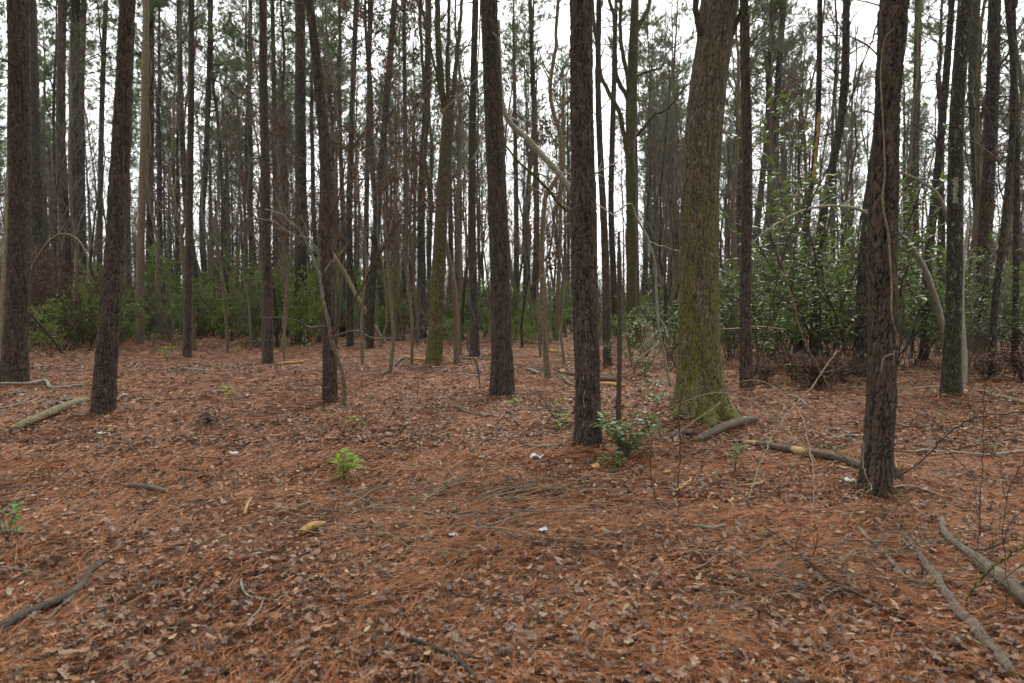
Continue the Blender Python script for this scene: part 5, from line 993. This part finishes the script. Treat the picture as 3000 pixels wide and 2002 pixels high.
# leafless thickets
thick = []
for s in (31, 32, 33, 34):
    st, pos, dirs, r = shrub_mesh(s, 4.6, 1.9, 1, stems=9, lean=.30); thick.append(st.build('stems', M['twig'], link=False))
GT = 'leafless thickets of the understory'
for x0, x1, dx, d0, d1 in ((-60, 1260, 40, 23, 44), (1280, 2150, 34, 24, 50), (2120, 3100, 42, 17, 36)):
    for x in np.arange(x0, x1, dx):
        x += rng.uniform(-14, 14); D = rng.uniform(d0, d1); r = empty('thicket_bush', place(x, D), rz=rng.uniform(0, 6.28)); sz = rng.uniform(.6, 1.35) * (1 if D > 26 else .8); link('stems', thick[rng.integers(4)], r, s=(sz, sz, sz * rng.uniform(.9, 1.3))); BG.append((r, 'leafless twiggy bush', x, 'bush', GT))
# leafless saplings
bare = []
for s, H, r0, pale in ((21, 9, .055, 0), (22, 11, .07, 1), (23, 7, .04, 0), (24, 12, .085, 1), (25, 10, .06, 0), (26, 8, .045, 1)):
    tm, mb_, tips, cc = bare_tree_mesh(s, H, r0, pale=pale); bare.append((tm, mb_.build('limbs', M['twig'], link=False)))
dry = []
for s, H in ((41, 7), (42, 8.5), (43, 6)):
    tm, mb_, tips, cc = bare_tree_mesh(s, H, .045, .9, 1.2, True); r = np.random.default_rng(s); k = r.choice(len(tips), 260); cl = r.normal(size=(260, 3)) * .03
    ctr = tips[r.choice(len(tips), 38)]; pos = ctr[r.integers(0, 38, 520)] + r.normal(size=(520, 3)) * np.array([.08, .08, .12]); pos = np.concatenate([pos, tips[k] + cl]); d = r.normal(0, .45, pos.shape); d[:, 2] -= 1
    lv = MB(); lv.add(*leaves6(r, pos, d, (.07, .12), (.03, .05), fold=.5)); dry.append((tm, mb_.build('limbs', M['twig'], link=False), lv.build('dry_leaves', M['deadleaf'], smooth=False, link=False)))
def hidden(x, D):
    for pts, D2 in SIL:
        if D2 < D:
            w_ = np.interp(800, [q[1] for q in pts], [q[2] for q in pts]); xx = np.interp(800, [q[1] for q in pts], [q[0] for q in pts])
            if abs(x - xx) < w_ / 2 + 5: return True
    return False
placed = []
def pick(x0, x1, d0, d1, gap=9):
    for _ in range(60):
        x = rng.uniform(x0, x1); D = rng.uniform(d0 ** 2, d1 ** 2) ** .5
        if hidden(x, D): continue
        if any(abs(x - a) < gap * 20 / D and abs(D - b_) < 8 for a, b_ in placed): continue
        placed.append((x, D)); return x, D
    return None
GB = 'leafless saplings and thin trees in the wood'
for x0, x1, d0, d1, n_ in ((-60, 1200, 22, 48, 50), (1200, 2130, 22, 50, 38), (2130, 3080, 20, 46, 52)):
    for _ in range(n_):
        q = pick(x0, x1, d0, d1)
        if not q: continue
        x, D = q; r = empty('bare_tree', place(x, D), rz=rng.uniform(0, 6.28)); tm, lm = bare[rng.integers(6)]; s = rng.uniform(.8, 1.45) * (1.25 if D > 32 else 1)
        link('trunk', tm, r, s=s); link('limbs', lm, r, s=s); BG.append((r, 'leafless thin tree' if D < 34 else 'distant leafless tree', x, 'tree', GB))
for x, D, s in ((830, 20, .95), (1062, 18, 1.0), (1140, 15.5, 1.0), (1205, 19, 1.1), (1350, 21, .9), (1585, 20, .9), (1655, 18, .8), (2330, 21, .9), (735, 24, 1.), (2900, 19, .8), (1480, 24, 1.), (990, 26, 1.1)):
    r = empty('sapling', place(x, D), rz=rng.uniform(0, 6.28)); tm, lm, lf = dry[rng.integers(3)]; link('trunk', tm, r, s=s); link('limbs', lm, r, s=s); link('dry_leaves', lf, r, s=s); BG.append((r, 'sapling hung with dry brown leaves', x, 'sapling', 'saplings with dry hanging leaves'))
# background pines
fp = [far_pine_meshes(s) for s in (71, 72, 73, 74, 75)]
for x0, x1, d0, d1, n_ in ((-80, 1180, 30, 70, 52), (-80, 1250, 52, 88, 40), (1180, 2150, 36, 75, 24), (1250, 2150, 55, 90, 26), (2150, 3100, 32, 80, 44)):
    for _ in range(n_):
        q = pick(x0, x1, d0, d1, 11)
        if not q: continue
        x, D = q; r = empty('pine_tree', place(x, D), rz=rng.uniform(0, 6.28)); r.rotation_euler[0] = rng.normal(0, .018); r.rotation_euler[1] = rng.normal(0, .022)
        tm, top = fp[rng.integers(5)]; s = rng.uniform(.82, 1.12); link('trunk', tm, r, s=(s * rng.uniform(.7, 1.15),) * 2 + (s,)); cw = s * rng.uniform(.9, 1.2); link('crown', crowns[rng.integers(4)], r, (top[0] * s, top[1] * s, top[2] * s - .3), rng.uniform(0, 6.28), cw)
        BG.append((r, 'mid-distance pine' if D < 42 else 'distant pine' if D < 60 else 'very distant pine', x, 'pine', 'background pines'))

# labels: kind phrase + order from the left in the gap between two named trees
LM.sort(); edges = [(-1e9, 'left photo edge')] + LM + [(1e9, 'right photo edge')]
ORD = 'first second third fourth fifth sixth seventh eighth ninth tenth eleventh twelfth'.split() + ['thirteenth', 'fourteenth', 'fifteenth', 'sixteenth', 'seventeenth', 'eighteenth', 'nineteenth', 'twentieth'] + ['twenty-' + q for q in ('first', 'second', 'third', 'fourth', 'fifth', 'sixth', 'seventh', 'eighth', 'ninth')]
gaps = {}
use = ['leftmost pine', 'leaning dark pine', 'slender straight pine', 'scarred pine', 'crooked dark pine', 'mossy forked gum', 'broad central pine', 'resin-streaked pine', 'mossy oak', 'straight dark pine', 'vine-draped pine', 'dark mossy tree']
ed = [e for e in edges if e[1] in use or abs(e[0]) > 1e8]
for it in BG:
    i = max(k for k in range(len(ed)) if ed[k][0] <= it[2]); gaps.setdefault((i, it[1]), []).append(it)
for (i, ph), L in gaps.items():
    L.sort(key=lambda q: q[2]); a, b_ = ed[i][1], ed[i + 1][1]
    for k, (o, _, x, cat, grp) in enumerate(L):
        od = '' if len(L) == 1 else ('leftmost ' if k == 0 else 'rightmost ' if k == len(L) - 1 else ORD[k] + ' ')
        tag(o, '%s%s between %s and %s' % (od, ph, a, b_), cat, grp)

# ------------------------------------------------------------------ the wood beyond and added shade trees round the viewer, one mass
rng = np.random.default_rng(91); mb = MB(); lv = MB()
protoA = []
for s in range(5):
    r = np.random.default_rng(900 + s); H = 13.; z = np.linspace(0, 1, 7); P = np.stack([np.cumsum(r.normal(0, .12, 7)), np.cumsum(r.normal(0, .12, 7)), z * H], 1)[None]; R = (.11 * np.linspace(1, .2, 7))[None]
    a, ra = grow(r, P, R, 22, .06, 1, (1.6, 4.), 42, up=.4, wob=.14, npt=4, rs=.4, rmin=.022); b_, rb = grow(r, a, ra, 9, .1, 1, (.8, 2.2), 40, up=.3, wob=.15, npt=3, rs=.7, rmin=.017)
    tmp = MB(); tmp.add(*tubes(P, R, 4)); tmp.add(*tubes(a, ra, 3)); tmp.add(*tubes(b_, rb, 3)); V, F, _ = tmp.arrays(); protoA.append((V, F[0]))
for k in range(700):
    D = rng.uniform(58 ** 2, 135 ** 2) ** .5; x = rng.uniform(-450, 3450); p = place(x, D); V, F = protoA[rng.integers(5)]; a = rng.uniform(0, 6.28); s = rng.uniform(.45, 1.2) * (1.1 if x < 1250 or x > 2100 else .85); c_, s_ = math.cos(a) * s, math.sin(a) * s
    W_ = np.stack([V[:, 0] * c_ - V[:, 1] * s_ + p[0], V[:, 0] * s_ + V[:, 1] * c_ + p[1], V[:, 2] * s], -1); mb.add(W_, F)
n = 84000; D = rng.uniform(48 ** 2, 120 ** 2, n) ** .5; x = rng.uniform(-600, 3600, n); X = (x - 1500) / FPX * D / cs
top = .9 + 5.6 * vnoise(X / 3.5, D / 4, 55) ** 1.3; pos = np.stack([X, D, rng.uniform(0, 1, n) ** .8 * top], -1); h_ = rng.random(n) < .55
dv = rng.normal(size=(n, 3)) * [.35, .35, 1]; lv.add(*fan_leaves(rng, pos[~h_], dv[~h_], (.7, 1.8), (.03, .05)), 0); lv.add(*fan_leaves(rng, pos[h_], rng.normal(size=(h_.sum(), 3)), (.22, .42), (.10, .18)), 1)
for k in range(46):                                   # unseen trees added behind and beside the viewer to darken trunk faces
    if k < 24: x, y = rng.uniform(-16, 16), rng.uniform(-16, -2.5)
    else: sg = 1 if k % 2 else -1; y = rng.uniform(-3, 14); x = sg * (y * .82 + rng.uniform(2.6, 13) if y > 0 else rng.uniform(3, 15))
    r_ = rng.uniform(.14, .22); zz = np.linspace(-.2, 17, 6); P = np.stack([x + zz * rng.normal(0, .01), y + zz * rng.normal(0, .01), zz], 1)
    mb.add(*tubes(P[None], (r_ * np.linspace(1.1, .5, 6))[None], 10)); n_ = 1500; a = rng.uniform(0, 6.28, n_); hh = rng.uniform(0, 1, n_); rr = 3.0 * (1 - hh * .6) * rng.uniform(.1, 1, n_) ** .5
    lv.add(*fan_leaves(rng, np.stack([P[-1, 0] + rr * np.cos(a), P[-1, 1] + rr * np.sin(a), 9.5 + 9 * hh], -1), rng.normal(size=(n_, 3)), (.35, .6), (.06, .12)), 1)
V, F, fm = mb.arrays(); V2, F2, fm2 = lv.arrays()
o = mesh('distant_wood_and_shade_trees', np.concatenate([V, V2]), [F[0]] + [f + len(V) for f in F2], [M['twig'], M['ever']], smooth=False, fmat=np.concatenate([fm, fm2])); tag(o, 'hazy mass of thin trees and undergrowth far behind clearing, plus added shade trees round viewer', 'wood', kind='stuff')
